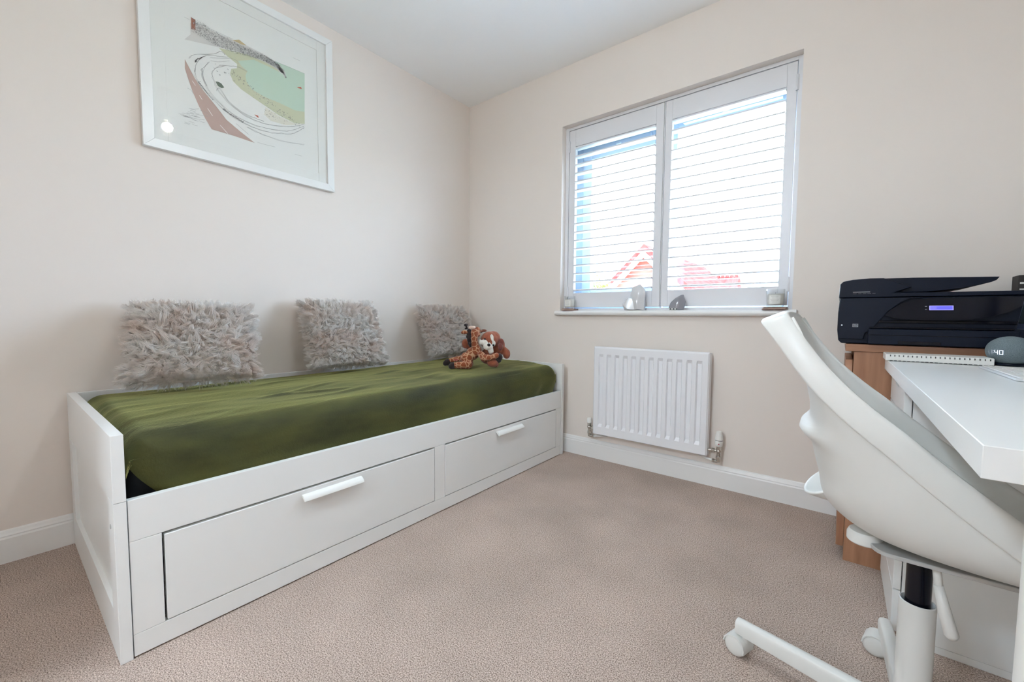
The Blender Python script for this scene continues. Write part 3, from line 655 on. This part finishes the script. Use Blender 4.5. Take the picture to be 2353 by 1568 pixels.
CER = nz(mat('pale_ceramic', (.60, .60, .61), .18), 40, bump=.01); CERG = nz(mat('grey_ceramic', (.27, .27, .30), .12), 40, bump=.01)
def hull(name, pts, m_, label, cat):
    bm = bmesh.new(); vv = [bm.verts.new(p) for p in pts]; r = bmesh.ops.convex_hull(bm, input=vv)
    bmesh.ops.delete(bm, geom=[g for g in r['geom_interior'] if isinstance(g, bmesh.types.BMVert)], context='VERTS')
    me = MB(); bm.verts.index_update(); bm.verts.ensure_lookup_table(); me.add([v.co for v in bm.verts], [[v.index for v in f.verts] for f in bm.faces]); bm.free(); return me
a = hull('', [(1.322, -.012, .901), (1.400, -.012, .901), (1.312, -.018, .935), (1.318, .015, .962), (1.350, -.020, .972), (1.395, -.012, .955), (1.400, .025, .901), (1.325, .028, .901), (1.360, .02, .975), (1.318, -.03, .93), (1.350, -.03, .905)], CER, '', '')
b = hull('', [(1.360, -.005, .901), (1.436, -.010, .901), (1.438, -.012, .960), (1.434, .01, 1.015), (1.405, .006, 1.048), (1.362, -.002, 1.030), (1.358, -.015, .985), (1.395, -.030, .955), (1.385, .03, .96), (1.43, .03, .901), (1.36, .03, .901), (1.41, -.022, 1.0), (1.405, -.028, .905)], CER, '', '')
a.add(b.v, b.f)
a.v = [(x-.075, y, z) for x, y, z in a.v]
o = a.build('faceted_ornament', CER, bevel=.001); tag(o, 'pale faceted twin crystal ornament on the window sill', 'ornament')
a = hull('', [(1.538, -.012, .906), (1.545, -.022, .901), (1.600, -.02, .901), (1.618, -.005, .905), (1.624, .0, .945), (1.612, .0, .984), (1.600, -.006, .982), (1.575, -.014, .966), (1.548, -.012, .940), (1.536, .0, .915), (1.56, .02, .901), (1.61, .02, .903), (1.605, .018, .96), (1.585, -.028, .93)], CERG, '', '')
o = thing('grey_stone_ornament', 'dark grey faceted stone ornament on the window sill', 'ornament', (1.537, 0, .901))
a.v = [(x-.043, y, z) for x, y, z in a.v]
a.build('stone', CERG, o, bevel=.003)
m = MB(); m.box(1.501, 1.547, -.0245, -.018, .902, .910); [m.box(1.506+.016*i, 1.515+.016*i, -.0255, -.0245, .903, .909, 1) for i in range(3)]
m.build('patterned_base', [PAPER, BLK], o)
# ------------------------------------------------------------------ oak cabinet
C = thing('oak_cabinet', 'oak veneer cabinet in the corner under the printer', 'cabinet', (2.57, -.21, 0))
m = MB(); m.box(2.240, 2.90, -.424, -.012, .7475, .7725); m.build('cabinet_top', OAKH, C, bevel=.0015)
m = MB(); m.box(2.2635, 2.90, -.418, -.400, 0, .7465); m.box(2.2635, 2.90, -.034, -.016, 0, .7465); m.box(2.27, 2.90, -.400, -.034, .04, .06); m.box(2.88, 2.90, -.400, -.034, .04, .7465); m.box(2.285, 2.295, -.40, -.034, 0, .06)
m.build('cabinet_body', OAK, C, bevel=.0012)
m = MB(); m.prism([(-.408, .045), (-.225, .045), (-.225, .716), (-.392, .716), (-.408, .690)], 'x', 2.2415, 2.2625); m.build('door', OAK, C, bevel=.0015)
m = MB(); m.prism([(-.219, .045), (-.024, .045), (-.024, .716), (-.219, .716)], 'x', 2.2415, 2.2625); m.build('door', OAK, C, bevel=.0015)
# ------------------------------------------------------------------ printer
PR = thing('printer', 'black all-in-one printer with lit blue screen on the oak cabinet', 'printer', (2.43, -.25, .773))
px0, px1, py0, py1 = 2.214, 2.662, -.418, -.070
front = [(2.226, .775), (2.650, .775), (2.658, .790), (2.664, .86), (2.662, .944), (2.400, .944), (2.214, .9315), (2.2135, .86), (2.217, .80)]
m = MB(); m.prism([(2.2265, .7745), (2.650, .7745), (2.660, .79), (2.662, .86), (2.660, .9305), (2.2175, .9305), (2.2145, .88), (2.2145, .82), (2.2185, .785)], 'y', py0+.004, py1)
body = m.build('printer_body', BLK, PR, bevel=.004)
m = MB(); m.prism([(2.2145, .9325), (2.660, .9325), (2.660, .945), (2.430, .946), (2.36, .948), (2.40, .965), (2.33, .9965), (2.296, .9975), (2.25, .9945), (2.2245, .989), (2.2165, .980)], 'y', py0+.004, py1)
lid = m.build('scanner_lid', BLK, PR, bevel=.003)
m = MB(); m.prism([(2.33, .9970), (2.402, .9960), (2.592, .9895), (2.586, .9795), (2.576, .974), (2.550, .966), (2.535, .964), (2.525, .9595), (2.49, .954), (2.44, .9490), (2.36, .9490), (2.345, .960)], 'y', py0+.03, py1-.02)
tray = m.build('feeder_tray', BLK, PR, bevel=.0015)
# raised left cheek with the curved edge
m = MB(); cheek = [(2.2195, .790), (2.285, .790), (2.290, .812), (2.303, .820), (2.318, .843), (2.345, .885), (2.372, .912), (2.395, .926), (2.43, .9305), (2.2195, .9305), (2.2165, .88), (2.2165, .82)]
m.prism(cheek, 'y', py0-.006, py0+.004); m.build('front_cheek', BLK, PR, bevel=.002)
# tilted control panel
m = MB(); pan = []
low = [(2.335, .872), (2.36, .862), (2.42, .856), (2.50, .856), (2.56, .864), (2.61, .884), (2.645, .910)]
upc = [(2.645, .928), (2.56, .929), (2.46, .929), (2.40, .922), (2.375, .910), (2.352, .892)]
pl = low+upc
def fy(z): return py0+.002-.030*(.929-z)/.073
n = len(pl); vs = [(x, fy(z), z) for x, z in pl]+[(x, py0+.006, z) for x, z in pl]
m.add(vs, [tuple(range(n))[::-1], tuple(range(n, 2*n))]+[(i, (i+1) % n, n+(i+1) % n, n+i) for i in range(n)])
cp = m.build('control_panel', BLKG, PR, bevel=.001)
def pbox(m, xa, xb, za, zb, e=.0012, mi=0):
    vs = [(xa, fy(za)-e, za), (xb, fy(za)-e, za), (xb, fy(zb)-e, zb), (xa, fy(zb)-e, zb), (xa, fy(za)+.002, za), (xb, fy(za)+.002, za), (xb, fy(zb)+.002, zb), (xa, fy(zb)+.002, zb)]
    m.add(vs, [(3, 2, 1, 0), (4, 5, 6, 7), (0, 1, 5, 4), (1, 2, 6, 5), (2, 3, 7, 6), (3, 0, 4, 7)], mi)
m = MB(); pbox(m, 2.4405, 2.4935, .8885, .9025, .0012, 0); pbox(m, 2.4425, 2.4915, .8900, .9010, .0016, 1)
for i in range(2): pbox(m, 2.4435, 2.457, .8975-.0035*i, .8985-.0035*i, .0019, 0)
m.build('display', [emit('lcd_edge', (.42, .40, 1.0), .42), emit('lcd_blue', (.13, .13, .80), .42)], cp)
m = MB(); pbox(m, 2.4305, 2.4355, .9000, .9012); pbox(m, 2.4310, 2.4355, .8900, .8912); m.build('panel_symbol', flat('symbol_grey', (.45, .45, .50)), cp)
m = MB(); m.box(2.30, 2.63, py0-.002, py0+.01, .846, .8555); m.box(2.30, 2.62, py0-.012, py0-.002, .828, .834); m.build('output_slot', BLKG, PR, bevel=.002)
m = MB(); m.box(2.296, 2.630, py0-.022, py0+.004, .7755, .8265); m.build('paper_tray', BLK, PR, bevel=.003)
m = MB(); m.box(2.298, 2.630, py0-.0235, py0-.021, .8055, .8075); m.box(2.372, 2.470, py0-.0238, py0-.021, .7775, .7880); m.build('tray_handle', BLKG, PR, bevel=.0008)
m = MB(); m.box(2.252, 2.297, py0-.0006, py0+.001+.004, .9500, .9525, 0)
for a, b in ((2.252, 2.262), (2.266, 2.275), (2.278, 2.288), (2.290, 2.300), (2.303, 2.311)): m.box(a, b, py0+.0025, py0+.005, .9455, .9468, 1)
m.build('lettering', [flat('print_grey', (.30, .30, .32)), flat('print_dim', (.13, .13, .15))], lid)
m = MB(); yy = py0-.0068; m.box(2.2555, 2.2705, yy, yy+.001, .8315, .8425, 0); m.box(2.2570, 2.2690, yy-.0003, yy, .8328, .8412, 1); m.box(2.2585, 2.2675, yy-.0005, yy, .8355, .8375, 2); m.box(2.2585, 2.2640, yy-.0005, yy, .8385, .8398, 2)
m.build('badge', [flat('badge_silver', (.42, .43, .46)), flat('badge_dark', (.07, .08, .10)), flat('badge_mark', (.30, .32, .34))], PR)
m = MB(); m.ball((2.2265, py0-.0066, .8375), (.0022, .0006, .0018), 12, 8); m.build('power_light', emit('power_led', (.7, .8, .9), .4), PR)
# dark box and cable stack behind the printer
m = MB(); m.box(2.690, 2.78, -.10, -.03, .7735, 1.012); o = m.build('storage_box', flat('dark_card', (.03, .025, .025)), bevel=.002)
tag(o, 'dark box with pale lettering standing behind the printer', 'box')
m = MB(); m.box(2.6935, 2.74, -.1012, -.100, .982, .988); m.box(2.6935, 2.73, -.1012, -.100, .962, .966); lo = m.build('pale_lettering', PAPER, o)
lo.matrix_parent_inverse = Matrix.Translation(-o.location)
# ------------------------------------------------------------------ desk, drawer unit
D = thing('desk', 'white desk with rectangular top along the right wall', 'desk', (2.645, -1.05, 0))
MB().box(2.3435, 2.945, -1.652, -.438, .695, .7300).build('desk_top', LAM, D, bevel=.0012)
for lx in (2.424, 2.90):
    MB().tube([(lx, -1.575, 0), (lx, -1.575, .694)], .030, 40).build('leg', PLW, D, smooth=False, bevel=.001)
U = thing('drawer_unit', 'white drawer unit carrying the far end of the desk', 'drawer unit', (2.65, -.62, 0))
ux0, ux1, uy0, uy1 = 2.362, 2.94, -.800, -.442
m = MB(); m.box(ux0+.018, ux1, uy0, uy0+.014, .02, .694); m.box(ux0+.018, ux1, uy1-.014, uy1, .02, .694); m.box(ux0+.018, ux1, uy0+.014, uy1-.014, .676, .694); m.box(ux1-.014, ux1, uy0+.014, uy1-.014, .02, .676); m.box(ux0+.02, ux1, uy0+.001, uy1-.001, 0, .019)
m.build('cabinet_body', LAM, U, bevel=.001)
zz = [(.022, .135), (.138, .251), (.254, .367), (.370, .483), (.486, .599), (.602, .676)]
for i, (za, zb) in enumerate(zz):
    cy = (uy0+uy1)/2; m = MB()
    if i == 5: poly = [(uy0+.001, za), (uy1-.001, za), (uy1-.001, .692), (cy+.065, .692), (cy+.045, .664), (cy-.045, .664), (cy-.065, .692), (uy0+.001, .692)]
    else: poly = [(uy0+.001, za), (uy1-.001, za), (uy1-.001, zb), (uy0+.001, zb)]
    m.prism(poly, 'x', ux0, ux0+.016); m.build('drawer', LAM, U, bevel=.001)
# ------------------------------------------------------------------ things on the desk
SP = thing('smart_speaker', 'blue-grey fabric ball speaker showing the time 11:40', 'speaker', (2.60, -.50, .7305))
sa, sh, scx, scy, scz = .048, .041, 2.600, -.500, .7725
MB().ball((scx, scy, scz), (sa, sa, sh), 48, 28).build('speaker_shell', BLUEF, SP, smooth=True)
MB().lathe([(.020, 0), (.030, .001), (.033, .006), (.028, .008)], (scx, scy, .7305), n=32).build('rubber_foot', BLK, SP, smooth=True)
az0 = math.radians(-136.5)
def onball(u, v, off=.0004):
    """u,v metres on the front of the ball"""
    a = az0+u/sa; e = v/sh
    return (scx+(sa+off)*math.cos(e)*math.cos(a), scy+(sa+off)*math.cos(e)*math.sin(a), scz+(sh+off)*math.sin(e))
SEG = {'1': 'bc', '4': 'fgbc', '0': 'abcdef'}
def digit(m, ch, u0, v0, wd, ht, th, mi):
    S_ = {'a': (0, ht, wd, ht), 'b': (wd, ht/2, wd, ht), 'c': (wd, 0, wd, ht/2), 'd': (0, 0, wd, 0), 'e': (0, 0, 0, ht/2), 'f': (0, ht/2, 0, ht), 'g': (0, ht/2, wd, ht/2)}
    for s in SEG[ch]:
        a, b, c, d_ = S_[s]; ua, ub = u0+min(a, c)-th/2, u0+max(a, c)+th/2; va, vb = v0+min(b, d_)-th/2, v0+max(b, d_)+th/2
        m.grid(lambda p, q: onball(ua+(ub-ua)*p, va+(vb-va)*q), 2, 2, mi)
m = MB(); 
digit(m, '1', -.022, -.009, .0055, .011, .0016, 1); digit(m, '1', -.0135, -.009, .0055, .011, .0016, 1)
for vv in (-.0055, -.0005): m.grid(lambda p, q: onball(-.0052+.0014*p, vv+.0014*q), 1, 1, 0)
digit(m, '4', -.001, -.009, .0060, .011, .0017, 0); digit(m, '0', .0090, -.009, .0065, .011, .0017, 0)
m.build('clock_digits', [emit('led_white', (.80, .86, 1.0), .5), emit('led_soft', (.6, .66, .78), .22)], SP, fix=False)
# keyboard
KB = thing('keyboard', 'slim white keyboard lying on the desk', 'keyboard', (2.58, -.80, .7305))
m = MB(); kx0, kx1, ky0, ky1 = 2.517, 2.632, -.950, -.635
def rrect(x0, x1, y0, y1, r, n=6):
    out = []
    for cx, cy, a in ((x1-r, y1-r, 0), (x0+r, y1-r, 90), (x0+r, y0+r, 180), (x1-r, y0+r, 270)):
        out += [(cx+r*math.cos(math.radians(a+90*k/n)), cy+r*math.sin(math.radians(a+90*k/n))) for k in range(n+1)]
    return out
m.prism(rrect(kx0, kx1, ky0, ky1, .010), 'z', .7308, .7365); m.build('keyboard_body', flat('keyboard_silver', (.62, .63, .64), .35), KB, bevel=.001)
m = MB()
for r in range(5):
    xx = kx0+.006+r*.021
    if r == 0:
        cols = [(0, 3, 1), (3, 4, 1), (4, 9.5, 1), (9.5, 14.5, 1)]
        for a, b, _ in cols: m.prism(rrect(xx, xx+.017, ky0+.006+a*.0209+.001, ky0+.006+b*.0209-.001, .002, 3), 'z', .7365, .7385)
    else:
        for c in range(14): m.prism(rrect(xx, xx+.018, ky0+.007+c*.0216, ky0+.007+c*.0216+.0185, .002, 3), 'z', .7365, .7385)
kk = m.build('keys', PLW, KB)
kk['kind'] = 'stuff'
# wire bound pad on the far edge of the desk
N_ = thing('wire_bound_pad', 'white wire-bound pad along the far edge of the desk', 'notepad', (2.45, -.53, .7305))
MB().box(2.337, 2.562, -.553, -.450, .7312, .7520).build('pad_block', PLW, N_, bevel=.0025)
m = MB()
for i in range(22):
    xx = 2.348+i*.0098
    m.tube([(xx+.0012*0, -.5532+.0015, .7490), (xx, -.5548, .7478), (xx, -.5552, .7462), (xx, -.5538, .7452)], .0013, 6)
    m.box(xx-.001, xx+.0052, -.5545, -.551, .7310, .7328)
m.build('wire_binding', flat('binding_grey', (.10, .10, .10)), N_)
# monitor
MO = thing('monitor', 'dark computer monitor at the right edge above the desk', 'monitor', (2.72, -.87, .7305))
m = MB(); n0 = []
def lean(z): return (z-.835)*.13
prof = [(2.585+lean(.835), .835), (2.585+lean(1.16), 1.16), (2.603+lean(1.16), 1.16), (2.603+lean(.835), .835)]
m.prism(prof, 'y', -1.14, -.600); m.build('monitor_case', BLK, MO, bevel=.003)
m = MB(); prof = [(2.5842+lean(.85), .850), (2.5842+lean(1.15), 1.150), (2.5852+lean(1.15), 1.150), (2.5852+lean(.85), .850)]
m.prism(prof, 'y', -1.13, -.610); m.build('screen', nz(mat('screen_dark', (.015, .035, .035), .08), 4, (.010, .018, .018), (.03, .10, .09), lo=.45, hi=.8), MO)
m = MB(); m.tube([(2.71, -.87, .735), (2.70, -.87, .95)], .016, 20); m.box(2.60, 2.705, -.885, -.855, .93, .96); m.prism(rrect(2.655, 2.79, -.96, -.78, .02), 'z', .7308, .7380); m.build('monitor_stand', BLK, MO, bevel=.001)
# ------------------------------------------------------------------ swivel chair
CX, CY = 2.361, -1.200
CH = thing('swivel_chair', 'white moulded plastic swivel chair pushed up to the desk', 'chair', (CX, CY, 0))
Cc = [(-.218, .868), (-.205, .835), (-.193, .785), (-.182, .735), (-.174, .690), (-.171, .645), (-.165, .595), (-.154, .548), (-.140, .497), (-.080, .458), (.020, .446), (.130, .451), (.225, .446)]
Ec = [(-.212, .146, .858), (-.190, .163, .824), (-.166, .173, .790), (-.140, .180, .758), (-.112, .184, .729), (-.080, .187, .700), (-.046, .189, .672), (-.015, .190, .644), (.025, .192, .610), (.070, .192, .574), (.120, .190, .538), (.175, .178, .500), (.222, .150, .470)]
def spl(P, t):
    n = len(P)-1; k = min(t*n, n-1e-6); i = int(k); f = k-i
    g = [Vector(P[max(0, min(n, j))]) for j in (i-1, i, i+1, i+2)]
    return .5*((2*g[1])+(-g[0]+g[2])*f+(2*g[0]-5*g[1]+4*g[2]-g[3])*f*f+(-g[0]+3*g[1]-3*g[2]+g[3])*f**3)
Cc3 = [(a, 0, b) for a, b in Cc]
def inner(u, v):
    s = u*2-1; C0 = spl(Cc3, v); E0 = spl(Ec, v); a = abs(s)*math.pi/2
    g = 1-math.cos(a)**.85 if a < math.pi/2-1e-6 else 1.0
    yy = math.sin(a)**(.92)
    p = C0+(E0-C0)*g
    return Vector((CX+p.x, CY+math.copysign(E0.y*yy, s), p.z))
NU, NV = 64, 72
G = [[inner(i/NU, j/NV) for i in range(NU+1)] for j in range(NV+1)]
def nrm(i, j):
    i0, i1 = max(i-1, 0), min(i+1, NU); j0, j1 = max(j-1, 0), min(j+1, NV)
    n = (G[j][i1]-G[j][i0]).cross(G[j1][i]-G[j0][i])
    return n.normalized()
Nn = [[nrm(i, j) for i in range(NU+1)] for j in range(NV+1)]
# outward = away from the sitter (down / back)
sgn = -1 if Nn[NV//2*1+10][NU//2].z > 0 else 1
OUTG = []
for j in range(NV+1):
    row = []
    for i in range(NU+1):
        p = G[j][i]+Nn[j][i]*sgn*.007; s = i/NU*2-1
        lz = p.z
        hump = .020*math.exp(-((lz-.638)/.017)**2)*max(0, 1-(abs(s)/.62)**4) if j < NV*.55 else 0
        groove = .000*math.exp(-((lz-.695)/.02)**2)*max(0, 1-(abs(s)/.6)**4) if j < NV*.5 else 0
        p = p+Vector((-hump+groove*.3, 0, 0)); row.append(p)
    OUTG.append(row)
m = MB(); nn = NU+1
vin = [p for r in G for p in r]; vout = [p for r in OUTG for p in r]
fs = [(j*nn+i, j*nn+i+1, (j+1)*nn+i+1, (j+1)*nn+i) for j in range(NV) for i in range(NU)]
m.add(vin, fs); m.add(vout, fs)
# rolled rim
loop = [(0, j) for j in range(NV, -1, -1)]+[(i, 0) for i in range(1, NU+1)]+[(NU, j) for j in range(1, NV+1)]
front_loop = [(i, NV) for i in range(NU-1, 0, -1)]
full = loop+front_loop; L = len(full); rings = []
info = []
for q, (i, j) in enumerate(full):
    B0 = G[j][i]; a = G[full[(q-1) % L][1]][full[(q-1) % L][0]]; b = G[full[(q+1) % L][1]][full[(q+1) % L][0]]
    tan = (b-a).normalized()
    v = j/NV
    if j == 0: O = Vector((-.75, 0, .66)); Dn = Vector((-.88, 0, -.47))
    elif j == NV: O = Vector((1, 0, .1)); Dn = Vector((0, 0, -1))
    else:
        O = Vector((0, -1 if i == 0 else 1, 0)); Dn = Vector((-.60, 0, -.80))
    info.append([B0, O, Dn, .040 if j < NV else .016])
for _ in range(14):
    inf2 = []
    for q in range(L):
        O = (info[(q-1) % L][1]+info[q][1]*2+info[(q+1) % L][1]).normalized(); Dn = (info[(q-1) % L][2]+info[q][2]*2+info[(q+1) % L][2]).normalized()
        w_ = (info[(q-1) % L][3]+info[q][3]*2+info[(q+1) % L][3])/4
        inf2.append([info[q][0], O, Dn, w_])
    info = inf2
for (o_, d_, inn) in ((0, 0, 0), (.003, -.0035, 0), (.007, -.0025, 0), (.011, .004, 0), (.0125, .5, 1), (.014, .92, 1), (.0125, 1.0, 1), (.008, 1.02, 1), (.003, .95, 1), (-.002, .75, 1)):
    rings.append([B0+O*o_+Dn*(d_*w_ if inn else d_) for B0, O, Dn, w_ in info])
m.rings(rings, cap0=False, cap1=False)
sh = m.build('seat_shell', CHW, CH, smooth=True, fix=False)
bm = bmesh.new(); bm.from_mesh(sh.data); bmesh.ops.remove_doubles(bm, verts=bm.verts, dist=.0002); bmesh.ops.recalc_face_normals(bm, faces=bm.faces); bm.to_mesh(sh.data); bm.free()
# flared lip low on the back
m = MB()
def lipf(u, v, off=0):
    a = math.pi*(.02+.96*u); t = v
    yy = .125*math.cos(a); zz = .510-.082*math.sin(a)**.8*(.75+.25*t)
    xx = -.118-(.070*math.sin(a)**.7)*t**.7+off
    return (CX+xx, CY+.075+.75*yy, zz+.014+.030*t*math.sin(a))
m.grid(lipf, 30, 10)
lp = m.build('back_lip', CHW, sh, smooth=True, fix=False); so = lp.modifiers.new('solid', 'SOLIDIFY'); so.thickness = .006; so.offset = 0; lp.modifiers.new('ss', 'SUBSURF').render_levels = 1
# under-seat plate, knob, lever
m = MB(); m.prism(rrect(CX-.075, CX+.17, CY-.085, CY+.085, .03), 'z', .4265, .4345); m.tube([(CX, CY, .405), (CX, CY, .4300)], .030, 28)
m.build('mounting_plate', PLG, CH, bevel=.002)
MB().lathe([(.024, .422), (.0275, .425), (.0275, .438), (.024, .446)], (CX-.083, CY-.030, 0), n=36).build('tilt_knob', CHW, CH, smooth=False, bevel=.001)
m = MB(); m.tube([(CX+.008, CY-.040, .428), (CX+.014, CY-.055, .42), (CX+.018, CY-.06, .385)], .006, 12)
m.tube([(CX+.017, CY-.060, .392), (CX+.026, CY-.062, .35), (CX+.036, CY-.064, .312), (CX+.038, CY-.064, .306)], [.0065, .009, .0098, .006], 16); m.build('height_lever', CHW, CH, smooth=True)
MB().tube([(CX, CY, .30), (CX, CY, .425)], .0185, 32).build('gas_lift', BLKG, CH, smooth=False, bevel=.0005)
m = MB(); m.lathe([(.0265, .055), (.0265, .322), (.0245, .3235), (.0225, .321), (.0200, .315), (.0190, .30)], (CX, CY, 0), n=40); m.lathe([(.038, .045), (.038, .085), (.028, .10)], (CX, CY, 0), n=40)
m.build('column', CHW, CH, smooth=False, bevel=.0005)
a0 = math.atan2(-1.116-CY, 2.050-CX)
for q in range(5):
    an = a0-q*math.radians(72); dx, dy = math.cos(an), math.sin(an); nx_, ny_ = -dy, dx
    m = MB(); rs = []
    for t, zt, hh, hw in ((.018, .102, .045, .0155), (.15, .098, .040, .0150), (.30, .092, .036, .0140), (.325, .091, .034, .0135)):
        c = Vector((CX+dx*t, CY+dy*t, 0)); n = Vector((nx_, ny_, 0)); z_ = Vector((0, 0, 1)); r = .005
        rs.append([c+n*(hw*.35)+z_*(zt), c+n*(hw-.003)+z_*(zt-.003), c+n*hw+z_*(zt-.010), c+n*(hw-.001)+z_*(zt-hh), c-n*(hw-.001)+z_*(zt-hh), c-n*hw+z_*(zt-.010), c-n*(hw-.003)+z_*(zt-.003), c-n*(hw*.35)+z_*(zt)])
    m.rings(rs); leg = m.build('base_leg', CHW, CH, bevel=.002)
    # twin wheel caster, trailing
    ca = math.radians((160, 168, 60, 300, 200)[q]); c = Vector((CX+dx*.305, CY+dy*.305, 0)); f_ = Vector((math.cos(ca), math.sin(ca), 0)); s_ = Vector((-f_.y, f_.x, 0)); wc = c+f_*.016+Vector((0, 0, .0255))
    m = MB(); m.tube([c+Vector((0, 0, .035)), c+Vector((0, 0, .062))], .0085, 14)
    rs = []
    for k in range(9):
        t = math.radians(-20+k*25); r = .0275
        p = wc+f_*(-math.cos(t)*r)+Vector((0, 0, math.sin(t)*r)); pi_ = wc+f_*(-math.cos(t)*(r-.004))+Vector((0, 0, math.sin(t)*(r-.004)))
        rs.append([p-s_*.023, p+s_*.023, pi_+s_*.023, pi_-s_*.023])
    m.rings(rs); cs = m.build('caster', CHW, leg, bevel=.001)
    for sd in (-1, 1):
        m = MB(); pa = wc+s_*sd*.006; rs = []
        for d_, r in ((0, .020), (.001, .0250), (.011, .0255), (.014, .0235), (.0165, .0185), (.0175, .008), (.0176, .0005)):
            e1 = f_; e2 = Vector((0, 0, 1)); rs.append([pa+s_*sd*d_+(e1*math.cos(2*math.pi*k/32)+e2*math.sin(2*math.pi*k/32))*r for k in range(32)])
        m.rings(rs); m.build('caster_wheel', PLG if False else CHW, leg, smooth=True)
# ------------------------------------------------------------------ pendant lamp (seen reflected in the picture glass)
LP = thing('pendant_lamp', 'clear glass pendant lamp hanging from the ceiling centre', 'lamp', (1.53, -1.455, 2.06))
m = MB(); m.tube([(1.53, -1.455, H-.001), (1.53, -1.455, H-.022)], .045, 28); m.tube([(1.53, -1.455, H-.02), (1.53, -1.455, 2.23)], .003, 8); m.tube([(1.53, -1.455, 2.20), (1.53, -1.455, 2.24)], .018, 20); m.build('cord_and_holder', PLW, LP)
MB().ball((1.53, -1.455, 2.155), (.026, .026, .034), 24, 16).build('bulb', emit('bulb_glow', (1, .88, .72), 15), LP, smooth=True)
lamp('pendant_light', 'POINT', (1.53, -1.455, 2.155), PENDANT, (.85, .96, 1.03), .03)
m = MB(); m.lathe([(.03, 2.225), (.055, 2.215), (.082, 2.17), (.088, 2.13), (.075, 2.08), (.070, 2.08), (.083, 2.13), (.078, 2.17), (.052, 2.211), (.03, 2.221)], (1.53, -1.455, 0), n=40)
m.build('lamp_shade', JARG, LP, smooth=True)
# ------------------------------------------------------------------ outside
BR = nz(mat('red_brick', (.5, .1, .07), .9), 1, (.46, .07, .055), (.60, .15, .12), stretch=(.4, .4, 6), lo=.4, hi=.6)
TILE = nz(mat('red_tiles', (.42, .10, .08), .85), 2, (.24, .020, .018), (.30, .032, .028), stretch=(7, 1, 1), lo=.4, hi=.6)
WB = flat('barge_white', (.85, .85, .85)); LEAF = nz(mat('leaf_green', (.2, .3, .1), .8), 5, (.15, .25, .06), (.30, .38, .12))
gx = -2.03; ap = 2.857; GY = 9
for q_ in (BR, TILE): q_.node_tree.nodes['Principled BSDF'].inputs['Specular IOR Level'].default_value = 0
HS = thing('brick_house', 'red brick gabled house with white bargeboards seen through the left shutter', 'house', (gx, GY+2, -3))
m = MB(); m.prism([(gx-1.7, -3), (gx+1.7, -3), (gx+1.7, 1.25), (gx, ap-.28), (gx-1.7, 1.25)], 'y', GY, GY+6); m.build('brick_wall', BR, HS)
m = MB()
for s in (-1, 1):
    m.add([(gx, GY-.25, ap), (gx+s*2.1, GY-.25, .80), (gx+s*2.1, GY+6.2, .80), (gx, GY+6.2, ap), (gx, GY-.25, ap-.19), (gx+s*2.1, GY-.25, .61), (gx+s*2.1, GY+6.2, .61), (gx, GY+6.2, ap-.19)], [(0, 1, 2, 3), (7, 6, 5, 4), (0, 4, 5, 1), (1, 5, 6, 2), (2, 6, 7, 3)])
m.build('tiled_roof', TILE, HS)
m = MB()
for s in (-1, 1): m.add([(gx, GY-.28, ap-.19), (gx+s*2.05, GY-.28, .66), (gx+s*2.05, GY-.28, .45), (gx, GY-.28, ap-.36), (gx, GY-.22, ap-.19), (gx+s*2.05, GY-.22, .66), (gx+s*2.05, GY-.22, .45), (gx, GY-.22, ap-.36)], [(0, 1, 2, 3), (7, 6, 5, 4), (0, 4, 5, 1), (2, 6, 7, 3)])
m.build('bargeboard', WB, HS)
H2 = thing('tiled_house', 'low house with ridge of red tiles beyond the right shutter', 'house', (-3.5, 18, -3))
z2 = 2.70; m = MB(); m.prism([(16.6, 1.3), (18.0, z2), (19.4, 1.3)], 'x', -6.0, -1.3); m.build('tiled_roof', TILE, H2)
MB().box(-5.9, -1.4, 16.8, 19.2, -3, 1.4).build('brick_wall', BR, H2)
m = MB()
for i in range(26): m.box(-6.0+i*.18, -6.0+i*.18+.12, 17.9, 18.1, z2-.04, z2+.07)
m.build('ridge_tiles', TILE, H2)
TR = thing('garden_tree', 'small green treetop beyond the left edge of the window', 'tree', (-2.8, 7.5, -3))
random.seed(2); m = MB()
for k in range(700):
    c = Vector((-2.85+max(-.5, min(.5, random.gauss(0, .22))), 7.5+max(-.5, min(.5, random.gauss(0, .2))), 1.55+max(-.5, min(.4, random.gauss(0, .17))))); a = Vector((random.gauss(0, 1), random.gauss(0, 1), random.gauss(0, 1))).normalized()*.07; b = a.cross(Vector((random.random(), random.random(), 1))).normalized()*.04
    m.add([c-a, c+b, c+a, c-b], [(0, 1, 2, 3)])
m.build('foliage', LEAF, TR, fix=False); MB().tube([(-2.85, 7.5, -3), (-2.85, 7.5, 1.4)], .05, 8).build('trunk', OAK, TR)
struct(MB().box(-30, 30, .6, 60, -3.1, -3).build('trim_1', nz(mat('garden_ground', (.3, .32, .25), .9), 2, bump=.1), recenter=False), 'ground outside below the window', 'ground')
